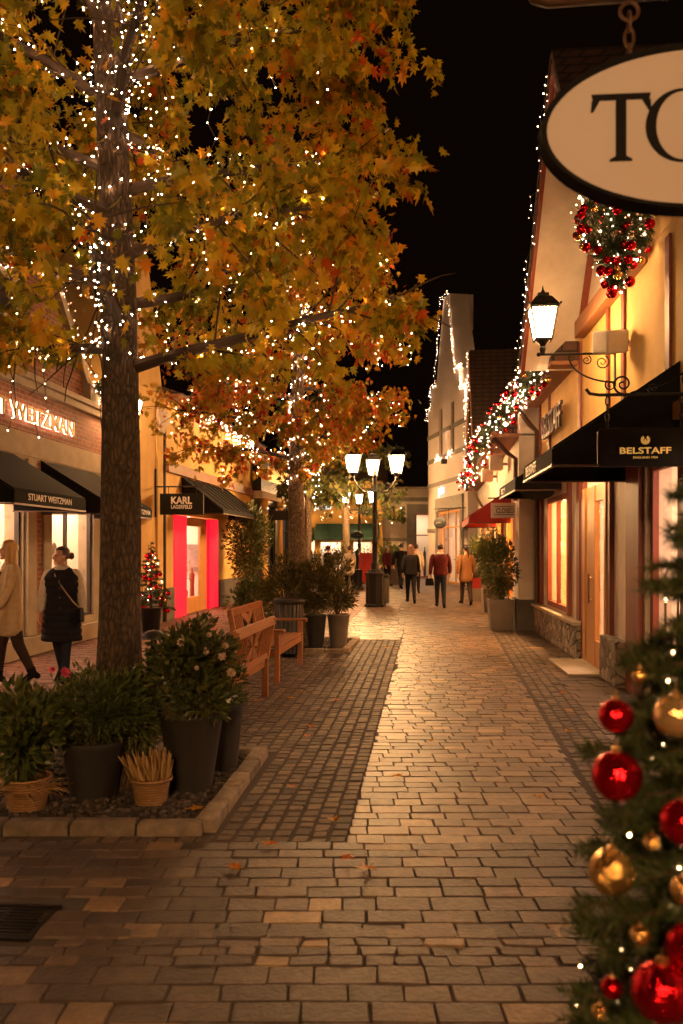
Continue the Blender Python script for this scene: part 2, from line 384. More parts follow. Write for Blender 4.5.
def stone(mb, pts, h=.0, cut=.0, bev=.006, lod=2, tint=.5, dz=.003):
    cx = sum(p[0] for p in pts)/4; cy = sum(p[1] for p in pts)/4
    if cut > 0:
        q = []
        for i in range(4):
            p = pts[i]; a = pts[i-1]; b = pts[(i+1) % 4]
            for o in (a, b):
                d = math.hypot(o[0]-p[0], o[1]-p[1]) + 1e-6; k = cut*rng.uniform(.5, 1.5)/d
                q.append((p[0]+(o[0]-p[0])*k, p[1]+(o[1]-p[1])*k))
        pts = q
    n = len(pts); hz = h + rng.uniform(-dz, dz); ta = rng.uniform(-.012, .012); tb = rng.uniform(-.012, .012)
    def ring(ins, z):
        r = []
        for x, y in pts:
            dx = cx-x; dy = cy-y; d = math.hypot(dx, dy)+1e-6; k = min(.45, ins*1.3/d)
            r.append((x+dx*k, y+dy*k, z + ta*(x-cx) + tb*(y-cy)))
        return r
    rs = [ring(0, -.025)] + ([ring(bev*.3, hz-.006)] if lod > 1 else []) + [ring(bev, hz)]
    vs = [p for r in rs for p in r]; fs = []
    for i in range(len(rs)-1):
        for k in range(n):
            a = i*n+k; b = i*n+(k+1) % n; fs.append((a, b, b+n, a+n))
    e = (len(rs)-1)*n; fs.append(tuple(range(e, e+n)))
    mb.add(vs, fs, 0, True, tint)

def lay_rows(mb, xl, xr, t0, t1, row, length, gap=.004, skip=None, lod=2, cut=.005, jit=.004, pale=.07, rowvar=.16, wob=.0):
    t = t0
    while t < t1:
        rh = row*rng.uniform(1-rowvar, 1+rowvar); a = xl(t+rh/2); b = xr(t+rh/2)
        x = a - rng.uniform(0, length) if wob == 0 else a
        while x < b:
            L = length*rng.uniform(.72, 1.28); xa = max(x, a); xb = min(x+L, b)
            if xb-xa > .05:
                c = ((xa+xb)/2, t+rh/2)
                if not (skip and skip(*c)):
                    J = lambda: rng.uniform(-jit, jit)
                    g2 = gap/2
                    gy = g2*2.2; gx_ = g2*.8
                    pts = [(xa+gx_+J(), t+gy+J()), (xb-gx_+J(), t+gy+J()), (xb-gx_+J(), t+rh-gy+J()), (xa+gx_+J(), t+rh-gy+J())]
                    ti = rng.random()**1.3*.8
                    if rng.random() < pale: ti = rng.uniform(.85, 1)
                    stone(mb, pts, 0, cut, .0045, lod, ti, .003)
            x += L
        t += rh
def lay_cols(mb, xl, xr, t0, t1, wid, length, gap=.012, skip=None, lod=1, cut=.008, jit=.006):
    ncol = int((xr(t1)-xl(t1))/wid)+1
    for k in range(ncol):
        t = t0 - rng.uniform(0, length)
        while t < t1:
            L = length*rng.uniform(.8, 1.25)
            x0 = xr(t+L/2) - (k+1)*wid; x1 = x0+wid
            if x0 > xl(t+L/2)-.02 and t > t0-.06:
                c = ((x0+x1)/2, t+L/2)
                if not (skip and skip(*c)):
                    J = lambda: rng.uniform(-jit, jit); g2 = gap/2
                    sk = .09*L
                    pts = [(x0+g2+J(), t+g2+J()), (x1-g2+J(), t+g2+J()), (x1-g2+sk+J(), t+L-g2+J()), (x0+g2+sk+J(), t+L-g2+J())]
                    stone(mb, pts, -.003, cut, .009, lod, rng.random(), .004)
            t += L
def bed1(x, t): return 4.86 < t < 6.88 and -2.85+.08*(t-4.9) < x < -.74+.085*(t-4.9)
def bed2(x, t): return 13.3 < t < 15.25 and -1.65 < x < .07+.1*(t-13.3)
xpl = lambda t: -.45+.1*t
xpr = lambda t: .97+.12*t
xfl = lambda t: -5.8+.0806*t
xfr = lambda t: 2.62+.0806*t
xsd = lambda t: -2.95+.06*t
p = MB()
lay_rows(p, lambda t: -3.4, lambda t: 3.0, 2.55, 3.36, .132, .21, skip=lambda x,t: -1.72 < x < -1.27 and 3.58 < t < 3.95)
lay_rows(p, lambda t: -3.4, lambda t: 3.0, 3.36, 3.60, .085, .14, jit=.009, skip=lambda x,t: x < -1.2 and t > 3.5)
lay_rows(p, lambda t: -3.6, lambda t: 3.0, 3.60, 4.74, .132, .21, skip=lambda x,t: -1.75 < x < -1.27 and 3.56 < t < 3.97)
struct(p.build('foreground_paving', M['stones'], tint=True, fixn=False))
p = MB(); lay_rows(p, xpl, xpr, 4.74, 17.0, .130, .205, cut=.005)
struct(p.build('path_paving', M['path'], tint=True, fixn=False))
p = MB(); lay_cols(p, xsd, lambda t: xpl(t)-.005, 4.74, 15.3, .108, .115, skip=lambda x,t: bed1(x,t) or bed2(x,t))
lay_cols(p, lambda t: xpr(t)-.012, lambda t: xpr(t)+.46, 4.74, 17.0, .108, .125)
struct(p.build('cobble_paving', M['cobble'], tint=True, fixn=False))
p = MB(); lay_rows(p, lambda t: xpr(t)+.46, xfr, 4.74, 17.0, .24, .34, lod=1, cut=.008, pale=.02)
lay_rows(p, lambda t: max(xpl(t)-1.3, -2.1+.06*t) if t > 15.3 else 99, lambda t: xfr(t)-.25 if t > 17 else xpl(t), 15.3, 52, .16, .22, lod=1, cut=0, jit=.006)
lay_rows(p, xpl, lambda t: xfr(t)+.9, 17.0, 36, .16, .22, lod=1, cut=0, jit=.006, skip=lambda x,t: x > 3.4+.11*(t-17)+.3)
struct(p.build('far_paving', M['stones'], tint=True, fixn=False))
p = MB(); lay_rows(p, xfl, lambda t: xsd(t) if t < 15.3 else max(xpl(t)-1.3, -2.1+.06*t), 4.74, 34, .105, .215, lod=1, cut=0, jit=.004, pale=.03)
struct(p.build('sidewalk_paving', M['redbrickpave'], tint=True, fixn=False))

def kerb_run(mb, pts, w=.125, h=.063, L=.36):
    for (x0, y0), (x1, y1) in zip(pts, pts[1:]):
        d = math.hypot(x1-x0, y1-y0); n = max(1, round(d/L)); ux = (x1-x0)/d; uy = (y1-y0)/d
        for k in range(n):
            a = d*k/n+.006; b = d*(k+1)/n-.006
            hh = h+rng.uniform(-.006, .006)
            base = [(a, -w/2), (b, -w/2), (b, w/2), (a, w/2)]
            vs = []
            for z, ins in ((-.03, 0), (hh-.02, 0), (hh-.006, .005), (hh, .018)):
                for u, v in base:
                    uu = u + (ins if u == a else -ins) + rng.uniform(-.004,.004); vv = v*(1-ins*2/w) + rng.uniform(-.004,.004)
                    vs.append((x0+ux*uu-uy*vv, y0+uy*uu+ux*vv, z + (rng.uniform(-.003,.003) if z > 0 else 0)))
            fs = []
            for i in range(3):
                for k2 in range(4):
                    q = i*4+k2; r2 = i*4+(k2+1) % 4; fs.append((q, r2, r2+4, q+4))
            fs.append((12,13,14,15)); mb.add(vs, fs, 0, True, rng.random())
def bed(pts, label, grav, npeb):
    c = pts[0]
    root = empty('planter_bed', (0, 0, 0), 0, label, 'planter bed')
    k = MB(); kerb_run(k, pts+[pts[0]]); k.build('kerb', M['kerb'], root, tint=True)
    s = MB(); s.add([(x, y, .012) for x, y in pts], [(0,1,2,3)]); s.build('soil', M['soil'], root)
    q = MB()
    for _ in range(npeb):
        a, b = rng.random(), rng.random()
        x0 = pts[0][0]+(pts[1][0]-pts[0][0])*a; y0 = pts[0][1]+(pts[1][1]-pts[0][1])*a
        x1 = pts[3][0]+(pts[2][0]-pts[3][0])*a; y1 = pts[3][1]+(pts[2][1]-pts[3][1])*a
        r = rng.uniform(.010, .024)
        q.ball((x0+(x1-x0)*b, y0+(y1-y0)*b, .016+r*.3), (r*rng.uniform(.8,1.3), r*rng.uniform(.8,1.3), r*.75), 5, 4, M=Euler((0,0,rng.random()*6)).to_matrix(), smooth=False, tint=rng.random())
    tag(q.build('gravel', M['gravel'], tint=True, fixn=False), grav, 'gravel', kind='stuff')
bed([(-2.72,4.95),(-.80,4.95),(-.645,6.78),(-2.56,6.78)], 'square stone kerbed tree bed in the left foreground full of pots and baskets', 'dark lava gravel covering the foreground tree bed', 3200)
bed([(-1.58,13.42),(.06,13.42),(.27,15.15),(-1.4,15.15)], 'stone kerbed tree bed farther up the street behind the benches', 'dark gravel in the bed of the second tree', 500)

gr = empty('drain_grate', (-1.52, 3.765, .0), R(-4.7), 'dark iron slotted drain grate set in the foreground paving', 'drain grate')
b = MB(); b.box(-.22,.22,-.17,-.145,-.02,.004); b.box(-.22,.22,.145,.17,-.02,.004); b.box(-.22,-.195,-.145,.145,-.02,.004); b.box(.195,.22,-.145,.145,-.02,.004)
b.build('frame', M['black'], gr)
b = MB()
for k in range(9): b.box(-.195, .195, -.135+k*.0315, -.118+k*.0315, -.02, .002)
b.box(-.01,.01,-.145,.145,-.02,.0)
b.build('slat_panel', M['black'], gr)
leafv = []
lr = random.Random(9)
LV = [(.13,4.35),(2.02,7.6),(-.9,5.25),(2.3,8.6),(1.3,5.6),(1.7,10.4),(.75,7.2),(-2.4,4.4),(.4,6.1),(-.3,7.4),(2.5,9.6),(1.9,13),(.9,9.1)]
LV += [(lr.gauss(-.6,1.3), lr.uniform(3.4,15)) for _ in range(34)]
LV = [q for q in LV if not (bed1(*q) or bed2(*q)) or q == (-.9,5.25)]
for k, (x, t) in enumerate(LV):
    b = MB(); a0 = rng.random()*6
    pts = []
    for i in range(10):
        r = (.07 if k < 3 else .05) if i % 2 == 0 else .022
        a = a0+i*math.pi/5; pts.append((r*math.cos(a), r*math.sin(a), .012+rng.uniform(0,.015)))
    b.add([(0,0,.012)]+pts, [(0,i+1,(i+1) % 10+1) for i in range(10)], tint=rng.uniform(.55,.9))
    tag(b.build('fallen_leaf', M['leaf2'], loc=(x,t,.0 if k != 2 else .025), tint=True), 'fallen star shaped autumn leaf lying flat on the ground', 'leaf', 'fallen leaves on the ground')

# ------------------------------------------------------------------ building helpers
def wall_openings(mb, x0, x1, z0, z1, y0, y1, ops, mi=0):
    """wall slab between x0..x1 with rectangular holes ops=[(a,b,c,d)] sorted in x, not overlapping in x"""
    x = x0
    for a, b, c, d in sorted(ops):
        if a > x: mb.box(x, a, y0, y1, z0, z1, mi)
        if c > z0: mb.box(a, b, y0, y1, z0, c, mi)
        if d < z1: mb.box(a, b, y0, y1, d, z1, mi)
        x = b
    if x < x1: mb.box(x, x1, y0, y1, z0, z1, mi)
def left_root(name, label, a, s, t0):
    return empty(name, (a+s*t0, t0, 0), math.atan2(1, s), label, 'building')
def right_root(name, label, a, s, t1):
    return empty(name, (a+s*t1, t1, 0), math.atan2(-1, -s), label, 'building')
def pieces(root, name, mt, boxes, bevel=0):
    for q in boxes:
        m_ = MB(); m_.box(*q); m_.build(name, mt, root, bevel=bevel)
def text_mesh(s, size, depth, bold=0, space=1.0):
    cu = bpy.data.curves.new('lettering', 'FONT'); cu.body = s; cu.size = size; cu.extrude = depth/2; cu.align_x = 'CENTER'; cu.align_y = 'CENTER'
    cu.offset = bold; cu.space_character = space; cu.resolution_u = 4
    o = bpy.data.objects.new('lettering', cu); COL.objects.link(o)
    dg = bpy.context.evaluated_depsgraph_get()
    me = bpy.data.meshes.new_from_object(o.evaluated_get(dg))
    bpy.data.objects.remove(o); bpy.data.curves.remove(cu)
    return me
def text(name, s, h, depth, mt, parent, loc, rot=(math.pi/2,0,0), width=None, bold=0, space=1.0):
    me = text_mesh(s, 1.0, .02, bold, space); me.name = name
    xs = [v.co.x for v in me.vertices]; ys = [v.co.y for v in me.vertices]
    sy = h/(max(ys)-min(ys)); sx = (width/(max(xs)-min(xs))) if width else sy
    cx = (max(xs)+min(xs))/2; cy = (max(ys)+min(ys))/2
    for v in me.vertices: v.co = ((v.co.x-cx)*sx, (v.co.y-cy)*sy, v.co.z*depth/.02)
    me.materials.clear(); me.materials.append(mt)
    o = bpy.data.objects.new(name, me); COL.objects.link(o); o.parent = parent; o.location = loc; o.rotation_euler = rot
    return o
def interior(root, x0, x1, z0, z1, y0, y1, light, wall=None, ls=.5, name='interior', lz=None):
    """a lit room behind an opening with a lamp panel in its ceiling"""
    wall = wall or M['inwall']; e = .03
    b = MB(); b.box(x0-e, x1+e, y1, y1+e, z0-e, z1+e); b.box(x0-e, x0, y0, y1, z0-e, z1+e); b.box(x1, x1+e, y0, y1, z0-e, z1+e)
    b.box(x0, x1, y0, y1, z0-e, z0); b.box(x0, x1, y0, y1, z1, z1+e)
    o = b.build(name, wall, root)
    w = (x1-x0); dd = (y1-y0)
    c = MB(); c.box(x0+w*(.5-ls/2), x0+w*(.5+ls/2), y0+dd*.2, y0+dd*.75, z1-.05, z1-.006); c.build('ceiling_lamp', light, o)
    return o
def window(root, x0, x1, z0, z1, frame, y=.06, fw=.06, mull=(), trans=(), name='shop_window', depth=.07):
    b = MB(); b.box(x0, x0+fw, y, y+depth, z0, z1); b.box(x1-fw, x1, y, y+depth, z0, z1)
    b.box(x0+fw, x1-fw, y, y+depth, z0, z0+fw); b.box(x0+fw, x1-fw, y, y+depth, z1-fw, z1)
    for m in mull: b.box(m-fw*.5, m+fw*.5, y+.004, y+depth-.004, z0+fw, z1-fw)
    for tz in trans: b.box(x0+fw, x1-fw, y+.008, y+depth-.008, tz-fw*.35, tz+fw*.35)
    o = b.build(name, frame, root)
    q = MB(); q.box(x0+fw*.5, x1-fw*.5, y+depth*.42, y+depth*.55, z0+fw*.5, z1-fw*.5); q.build('glass', M['glass'], o)
    return o
def awning(root, x0, x1, zt, zb, proj, mt, val=.18, label=None, trim=None, ribs=True, closed=True):
    """sloping canvas with side panels and a straight valance"""
    b = MB(); th = .025
    b.add([(x0,-.02,zt),(x1,-.02,zt),(x1,-proj,zb),(x0,-proj,zb),(x0,-.02,zt-th),(x1,-.02,zt-th),(x1,-proj,zb-th),(x0,-proj,zb-th)],
          [(0,1,2,3),(7,6,5,4),(0,3,7,4),(1,5,6,2),(3,2,6,7),(0,4,5,1)])
    b.box(x0, x1, -proj-.012, -proj+.004, zb-val, zb-th-.002)
    for xx in (x0, x1-.012):
        if closed:
            b.prism([(-.02, zb-val), (-proj+.006, zb-val), (-proj+.006, zb-th), (-.02, zt-th)], xx, xx+.012, axes='yz')
        else:
            b.box(xx, xx+.012, -proj+.006, -.02, zb-val, zb-th)
    if ribs:
        n = max(2, int((x1-x0)/.55))
        for k in range(1, n):
            x = x0+(x1-x0)*k/n; b.bar((x, -.02, zt+.008), (x, -proj, zb+.008), .02, .016)
    o = b.build('awning', mt, root)
    if label: tag(o, label)
    f = MB(); f.bar((x0, -proj-.0, zb-val-.012), (x1, -proj-.0, zb-val-.012), .035, .022); f.bar((x0+.03, -.02, zb-val-.012), (x0+.03, -proj+.02, zb-val-.012), .022, .022); f.bar((x1-.03, -.02, zb-val-.012), (x1-.03, -proj+.02, zb-val-.012), .022, .022)
    f.build('awning_frame', trim or M['brownmetal'], o)
    return o
def roof_slab(root, poly, mt=None, name='roof'):
    pass
def stripes(root, x0, x1, z0, z1, y, n, cols, name, seed):
    """goods on display: a row of hanging or standing pieces in a shop window"""
    r = random.Random(seed); b = MB()
    for k in range(n):
        x = x0+(x1-x0)*(k+.5)/n; w = (x1-x0)/n*r.uniform(.3,.45); h = (z1-z0)*r.uniform(.4,.95)
        pr = [(w*.35, z0), (w*.62, z0+h*.1), (w*.5, z0+h*.55), (w*.65, z0+h*.8), (w*.2, z0+h*.9), (w*.18, z0+h)]
        b.lathe(pr, (x, y+r.uniform(-.06,.06), 0), 10, mi=r.randrange(len(cols)), sy=.6)
    return b.build(name, cols, root)

FAB = [mat('coat_tan', (.35,.2,.1), .9), mat('coat_dark', (.04,.03,.03), .9), mat('coat_rust', (.3,.09,.05), .9), mat('coat_pale', (.6,.52,.45), .9)]
# ------------------------------------------------------------------ LEFT: brick boutique
A1, S1 = -5.87, .0806
root = left_root('brick_boutique', 'red brick boutique with black awnings and pale lit windows on the left', A1, S1, 4.0)
def lx(t): return (t-4.0)*1.0033
ops = [(lx(5.6), lx(8.2), .42, 2.45), (lx(10.2), lx(12.9), .42, 2.45), (lx(13.85), lx(15.78), .42, 2.45)]
b = MB(); wall_openings(b, 0, lx(17), 0, 3.06, 0, .3, ops)
b.build('stone_wall', M['stone'], root)
b = MB(); b.box(0, lx(17), -.02, .3, 3.06, 3.41); b.build('lintel', M['stone'], root)
b = MB(); b.box(0, lx(17), .0, .3, 3.412, 4.08); b.build('brick_wall', M['brick'], root)
b = MB(); b.box(0, lx(17), -.10, .3, 4.082, 4.20); b.box(0, lx(17), -.16, .3, 4.202, 4.30); b.build('cornice', M['stone'], root, bevel=.012)
for t in (8.6, 12.95):
    for q in (t, t+.56):
        b = MB(); b.box(lx(q), lx(q+.30), -.06, -.002, 0.3, 3.02); b.box(lx(q+.06), lx(q+.24), -.085, -.06, 2.72, 2.92); b.build('pilaster', M['stone'], root, bevel=.008)
    b = MB(); b.box(lx(t+.30), lx(t+.56), -.03, -.003, .3, 3.03); b.build('brick_strip', M['brick'], root)
b = MB(); b.box(0, lx(17), -.09, -.001, 0, .29); b.build('plinth', M['stone'], root, bevel=.01)
for k, (a, bb, c, d) in enumerate(ops):
    window(root, a, bb, c, d, M['darkframe'], .05, .05, mull=(a+(bb-a)*.42,) if k else ((a+bb)/2,))
    interior(root, a-.05, bb+.05, c-.1, d+.15, .31, .95, M['shop_light'], M['inwall'], .86)
# window decal of the middle pane (balloon and two lines), grey film on the glass
b = MB(); b.ball((ops[2][0]+.28, .045, 1.62), (.11,.003,.125), 14, 8); b.add([(ops[2][0]+.25,.043,1.52),(ops[2][0]+.31,.043,1.52),(ops[2][0]+.28,.043,1.42)], [(0,1,2)])
b.build('window_decal', mat('grey_film', (.42,.33,.28), .7), root)
aw = awning(root, lx(10.3), lx(12.55), 3.04, 2.38, 1.1, M['awning'], .18, ribs=False)
text('lettering', 'STUART WEITZMAN', .085, .004, M['whitepaint'], aw, (lx(11.35), -1.115, 2.29), width=1.35)
aw2 = awning(root, lx(13.45), lx(15.75), 3.04, 2.38, 1.1, M['awning'], .18, ribs=False)
text('lettering', 'STUART WEITZMAN', .085, .004, M['whitepaint'], aw2, (lx(14.95), -1.115, 2.29), width=1.35)
awning(root, lx(5.6), lx(8.3), 3.04, 2.38, 1.1, M['awning'], .18, ribs=False)
# upper gable storey
gp = [(lx(8.8), 4.30), (lx(15.3), 4.30), (lx(15.3), 4.75), (lx(12.6), 7.4), (lx(11.5), 7.4), (lx(8.8), 4.75)]
b = MB(); ux0, ux1 = lx(11.0), lx(13.0)
wall_openings(b, lx(8.8), lx(15.3), 4.302, 4.75, .02, .3, [(ux0, ux1, 4.42, 5.0)])
b.prism([(lx(8.8),4.752),(ux0,4.752),(ux0,5.75),(lx(9.82),5.75)], .02, .3); b.prism([(ux1,4.752),(lx(15.3),4.752),(lx(14.28),5.75),(ux1,5.75)], .02, .3)
b.prism([(lx(9.82),5.752),(lx(14.28),5.752),(lx(12.6),7.4),(lx(11.5),7.4)], .02, .3)
b.build('gable_wall', M['brick'], root)
w = window(root, ux0, ux1, 4.42, 5.75, M['whitepaint'], .06, .07, mull=((ux0+ux1)/2,), trans=(5.1,), name='sash_window')
b = MB(); b.box(ux0, ux1, .2, .22, 4.4, 5.75); b.build('blind', mat('dim_blind', (.10,.09,.10), .7), root)
b = MB(); b.bar((lx(15.42), .14, 4.62), (lx(12.6), .14, 7.5), .42, .16); b.bar((lx(8.7), .14, 4.62), (lx(11.5), .14, 7.5), .42, .16); b.box(lx(11.5), lx(12.6), -.07, .35, 7.42, 7.58)
b.build('coping', M['stone'], root)
b = MB(); b.box(lx(15.31), lx(16.05), -.12, .3, 4.302, 4.62); b.build('kneeler', M['stone'], root, bevel=.015)
b = MB(); b.prism([(.35, 4.32), (.35, 4.5), (4.5, 8.3), (8.5, 4.5), (8.5, 4.32)], lx(4), lx(17), axes='yz'); b.build('roof', M['roof'], root)
b = MB(); b.box(0, lx(17), 1.1, 8.5, 0, 4.31); b.build('rear_wall', M['brick'], root)
# halo lit sign
sg = empty('shop_sign', Vector((A1+S1*12.9, 12.9, 3.69)), math.atan2(1, S1), 'halo lit gold letters of the boutique sign across the red brick band', 'sign')
text('lettering', 'STUART WEITZMAN', .25, .02, M['bronze'], sg, (-.25, -.085, 0), width=4.0, bold=.012)
text('backlight', 'STUART WEITZMAN', .25, .012, M['sign_glow'], sg, (-.25, -.055, 0), width=4.0, bold=.004)
# ------------------------------------------------------------------ LEFT: narrow yellow house
A2, S2 = -5.54, .0806
root = left_root('yellow_house', 'narrow tall yellow stucco house between the brick boutique and the red lit shop', A2, S2, 17.02)
b = MB(); b.box(0, 1.9, 0, 6, .74, 4.55); b.prism([(0,4.55),(2.15,4.55),(2.15,4.75),(1.0,7.6),(0,7.6)], 0, 5.9); b.build('wall', M['yellow'], root)
b = MB(); b.box(1.5, 1.9, -.05, .0, .74, 4.2); b.build('pilaster', M['yellow'], root)
b = MB(); b.prism([(1.52,4.2),(1.92,4.2),(2.25,4.5),(2.25,4.72),(1.5,4.72)], -.09, .0); b.build('kneeler', M['cream'], root, bevel=.015)
b = MB(); b.box(0, 1.9, -.04, 6, 0, .735); b.build('plinth', M['plinth'], root)
b = MB(); b.tube([(1.98,-.05,0),(1.98,-.05,4.3)], .045, 8); b.box(1.93,2.03,-.06,0,.9,.95); b.box(1.93,2.03,-.06,0,3.0,3.05); b.build('downpipe', M['pipe'], root)
# ------------------------------------------------------------------ LEFT: red lit shop
A3, S3 = -5.85, .10
root = left_root('yellow_shop', 'yellow shop with red light panels around its oak glass door', A3, S3, 18.97)
def kx(t): return (t-18.97)*1.005
ops = [(kx(19.64), kx(23.85), 0, 2.45)]
b = MB(); wall_openings(b, .02, kx(29), .0, 5.0, 0, .25, ops); b.build('wall', M['yellow'], root)
pieces(root, 'plinth', M['plinth'], [(.02, kx(19.6), -.05, -.002, 0, .75), (kx(23.9), kx(29), -.05, -.002, 0, .75)])
b = MB(); b.box(.02, kx(29), -.10, -.002, 3.36, 3.6); b.build('beam', M['beam'], root)
b = MB(); b.box(.02, kx(29.1), -.35, .25, 5.002, 5.09); b.build('eave', M['beam'], root)
b = MB(); b.prism([(-.42, 5.095), (3.6, 6.5), (8, 5.095)], .0, kx(29.2), axes='yz'); b.build('roof', M['roof'], root)
b = MB(); b.box(.02, kx(29), 2.6, 8, 0, 5.0); b.build('rear_wall', M['yellow'], root)
for a, c in ((19.66, 20.68), (22.85, 23.82)):
    b = MB(); b.box(kx(a), kx(c), -.02, .10, .02, 2.42); b.build('light_panel', M['red_light'], root)
d = empty('door', (kx(20.7), .05, 0), 0); d.parent = root
b = MB(); b.box(0, .14, 0, .07, .02, 2.42); b.box(1.5, 2.12, 0, .07, .02, 2.42); b.box(.14, 1.5, 0, .07, .02, .42); b.box(.14, 1.5, 0, .07, 2.2, 2.42); b.build('door_frame', M['orangewood'], d, bevel=.006)
b = MB(); b.box(.14, 1.5, .03, .042, .42, 2.2); b.build('glass', M['glass'], d)
b = MB(); b.tube([(.25,-.06,.85),(.25,-.06,1.35)], .014, 8); b.bar((.25,-.06,.9),(.25,.01,.9),.015,.015); b.bar((.25,-.06,1.3),(.25,.01,1.3),.015,.015); b.build('handle', M['chrome'], d)
interior(root, kx(19.7), kx(23.8), 0, 2.55, .26, 2.3, M['shop_cool'], M['inwall'], .8)
b = MB(); b.box(kx(23.70), kx(23.76), .34, 1.25, 1.0, 1.75); b.build('wall_picture', mat('grey_picture', (.16,.12,.11), .4, var=(3,(.45,.3,.25))), root)
stripes(root, kx(22.2), kx(23.5), .05, 1.35, .62, 3, FAB, 'display_goods', 4)
aw = awning(root, kx(20.25), kx(25.0), 3.34, 2.58, 1.02, M['awning'], .10)
sg = empty('hanging_sign', (A2+S2*18.45, 18.45, 2.62), math.atan2(1, S2), 'black rectangular hanging sign with bold white block capitals beside the red lit door', 'sign')
b = MB(); b.box(-.03, .03, -1.08, -.12, -.25, .21); b.build('board', M['signboard'], sg, bevel=.008)
text('lettering', 'KARL', .16, .006, M['whitepaint'], sg, (-.034, -.60, .06), rot=(math.pi/2, 0, -math.pi/2), width=.46, bold=.035)
text('lettering', 'LAGERFELD', .085, .006, M['whitepaint'], sg, (-.034, -.60, -.08), rot=(math.pi/2, 0, -math.pi/2), width=.46, bold=.03)
b = MB(); b.tube([(0,0,.36),(0,-1.1,.36)], .016, 8); b.tube([(0,-.02,-.3),(0,-.02,.75)], .022, 8); b.tube([(0,-.3,.36),(0,-.3,.21)], .008, 6); b.tube([(0,-.92,.36),(0,-.92,.21)], .008, 6)
b.build('bracket', M['black'], sg)
# ------------------------------------------------------------------ LEFT: dark fronted shop
A4, S4 = -6.95, .15
root = left_root('dark_fronted_shop', 'shop with dark fascia, blank gold name band and slim gold columns behind the second tree', A4, S4, 28.2)
w4 = 7.6
b = MB(); wall_openings(b, 0, w4, 0, 3.3, 0, .25, [(.5,2.3,.35,3.15),(2.8,4.7,0,3.15),(5.2,7.1,.35,3.15)]); b.build('wall', M['darkframe'], root)
b = MB(); b.box(-.05, w4+.05, -.12, .25, 3.305, 3.55); b.build('cornice', M['cream'], root, bevel=.02)
b = MB(); b.box(0, w4, -.06, .25, 3.555, 4.85); b.build('fascia', M['signboard'], root)
b = MB(); b.box(.9, w4-.9, -.085, -.06, 3.95, 4.45); b.build('name_band', M['goldglow'], root)
for x in (.12, 2.42, 4.82, 7.22):
    b = MB(); b.lathe([(.14,0),(.14,.25),(.10,.3),(.09,3.0),(.14,3.1),(.14,3.3)], (x+.12, -.12, 0), 12); b.build('column', M['yellow2'], root)
for a, c in ((.5,2.3),(2.8,4.7),(5.2,7.1)):
    window(root, a, c, .35 if a != 2.8 else 0.02, 3.15, M['black'], .06, .06, mull=((a+c)/2,), trans=(2.3,))
interior(root, .3, 7.3, 0, 3.2, .26, 2.2, M['shop_cool'], mat('dim_interior', (.38,.36,.36), .7), .18)
stripes(root, .5, 7.0, .05, 1.7, 1.0, 9, FAB, 'display_goods', 9)
b = MB(); b.box(0, w4, 2.4, 7, 0, 4.9); b.build('rear_wall', M['yellow2'], root)
b = MB(); b.prism([(-.1,4.91),(3.4,6.1),(7.2,4.91)], -.05, w4+.05, axes='yz'); b.build('roof', M['roof'], root)
sg = empty('hanging_sign', (A4+S4*28.5, 28.5, 2.9), math.atan2(1, S4), 'small dark oval edged hanging sign on the dark fronted shop', 'sign')
b = MB(); b.box(-.03,.03,-.95,-.25,-.32,.0); b.build('board', M['signboard'], sg, bevel=.01)
b = MB(); b.tube([(0,0,.12),(0,-1.0,.12)], .018, 6); b.tube([(0,-.35,.12),(0,-.35,0)], .01, 5); b.tube([(0,-.85,.12),(0,-.85,0)], .01, 5); b.build('bracket', M['black'], sg)
# ------------------------------------------------------------------ FAR LEFT: yellow row with green awnings
root = empty('orange_yellow_row', (-3.4, 45.5, 0), R(-4), 'orange yellow shop row with green awnings closing the far left of the street', 'building')
ops = [(1.2,2.0,.3,2.1),(2.25,3.4,.1,2.0),(4.0,5.1,.1,2.0)]
b = MB(); wall_openings(b, 0, 5.6, 0, 5.2, 0, .25, ops); b.build('wall', M['yellow2'], root)
pieces(root, 'pilaster', M['timber'], [(.95,1.1,-.05,-.002,0,5.2), (3.55,3.75,-.05,-.002,0,5.2)])
for a, c, z0, z1 in ops: window(root, a, c, z0, z1, M['whitepaint'], .05, .05, mull=((a+c)/2,))
interior(root, .9, 5.3, 0, 2.2, .26, 1.6, M['shop_cool'], M['inwall'], .7)
awning(root, 2.05, 3.5, 2.95, 2.2, .9, M['awngreen'], .12); awning(root, .6, 1.9, 2.75, 2.1, .9, M['awngreen'], .12); awning(root, 3.85, 5.4, 2.95, 2.2, .9, M['awngreen'], .12)
b = MB(); b.box(0, 5.6, 1.8, 6, 0, 5.2); b.build('rear_wall', M['yellow2'], root)
b = MB(); b.prism([(-.3,5.21),(3,7.0),(6.3,5.21)], -.2, 5.8, axes='yz'); b.build('roof', M['roof'], root)
b = MB(); b.prism([(-.45,-.12),(.38,-.13),(.45,.1),(-.4,.14)], -.04, .0)
tag(b.build('shop_sign', M['sign_white'], None, (-.95, 45.30, 3.85), (0,0,R(-4))), 'small white lit sign on the far orange yellow row', 'sign')
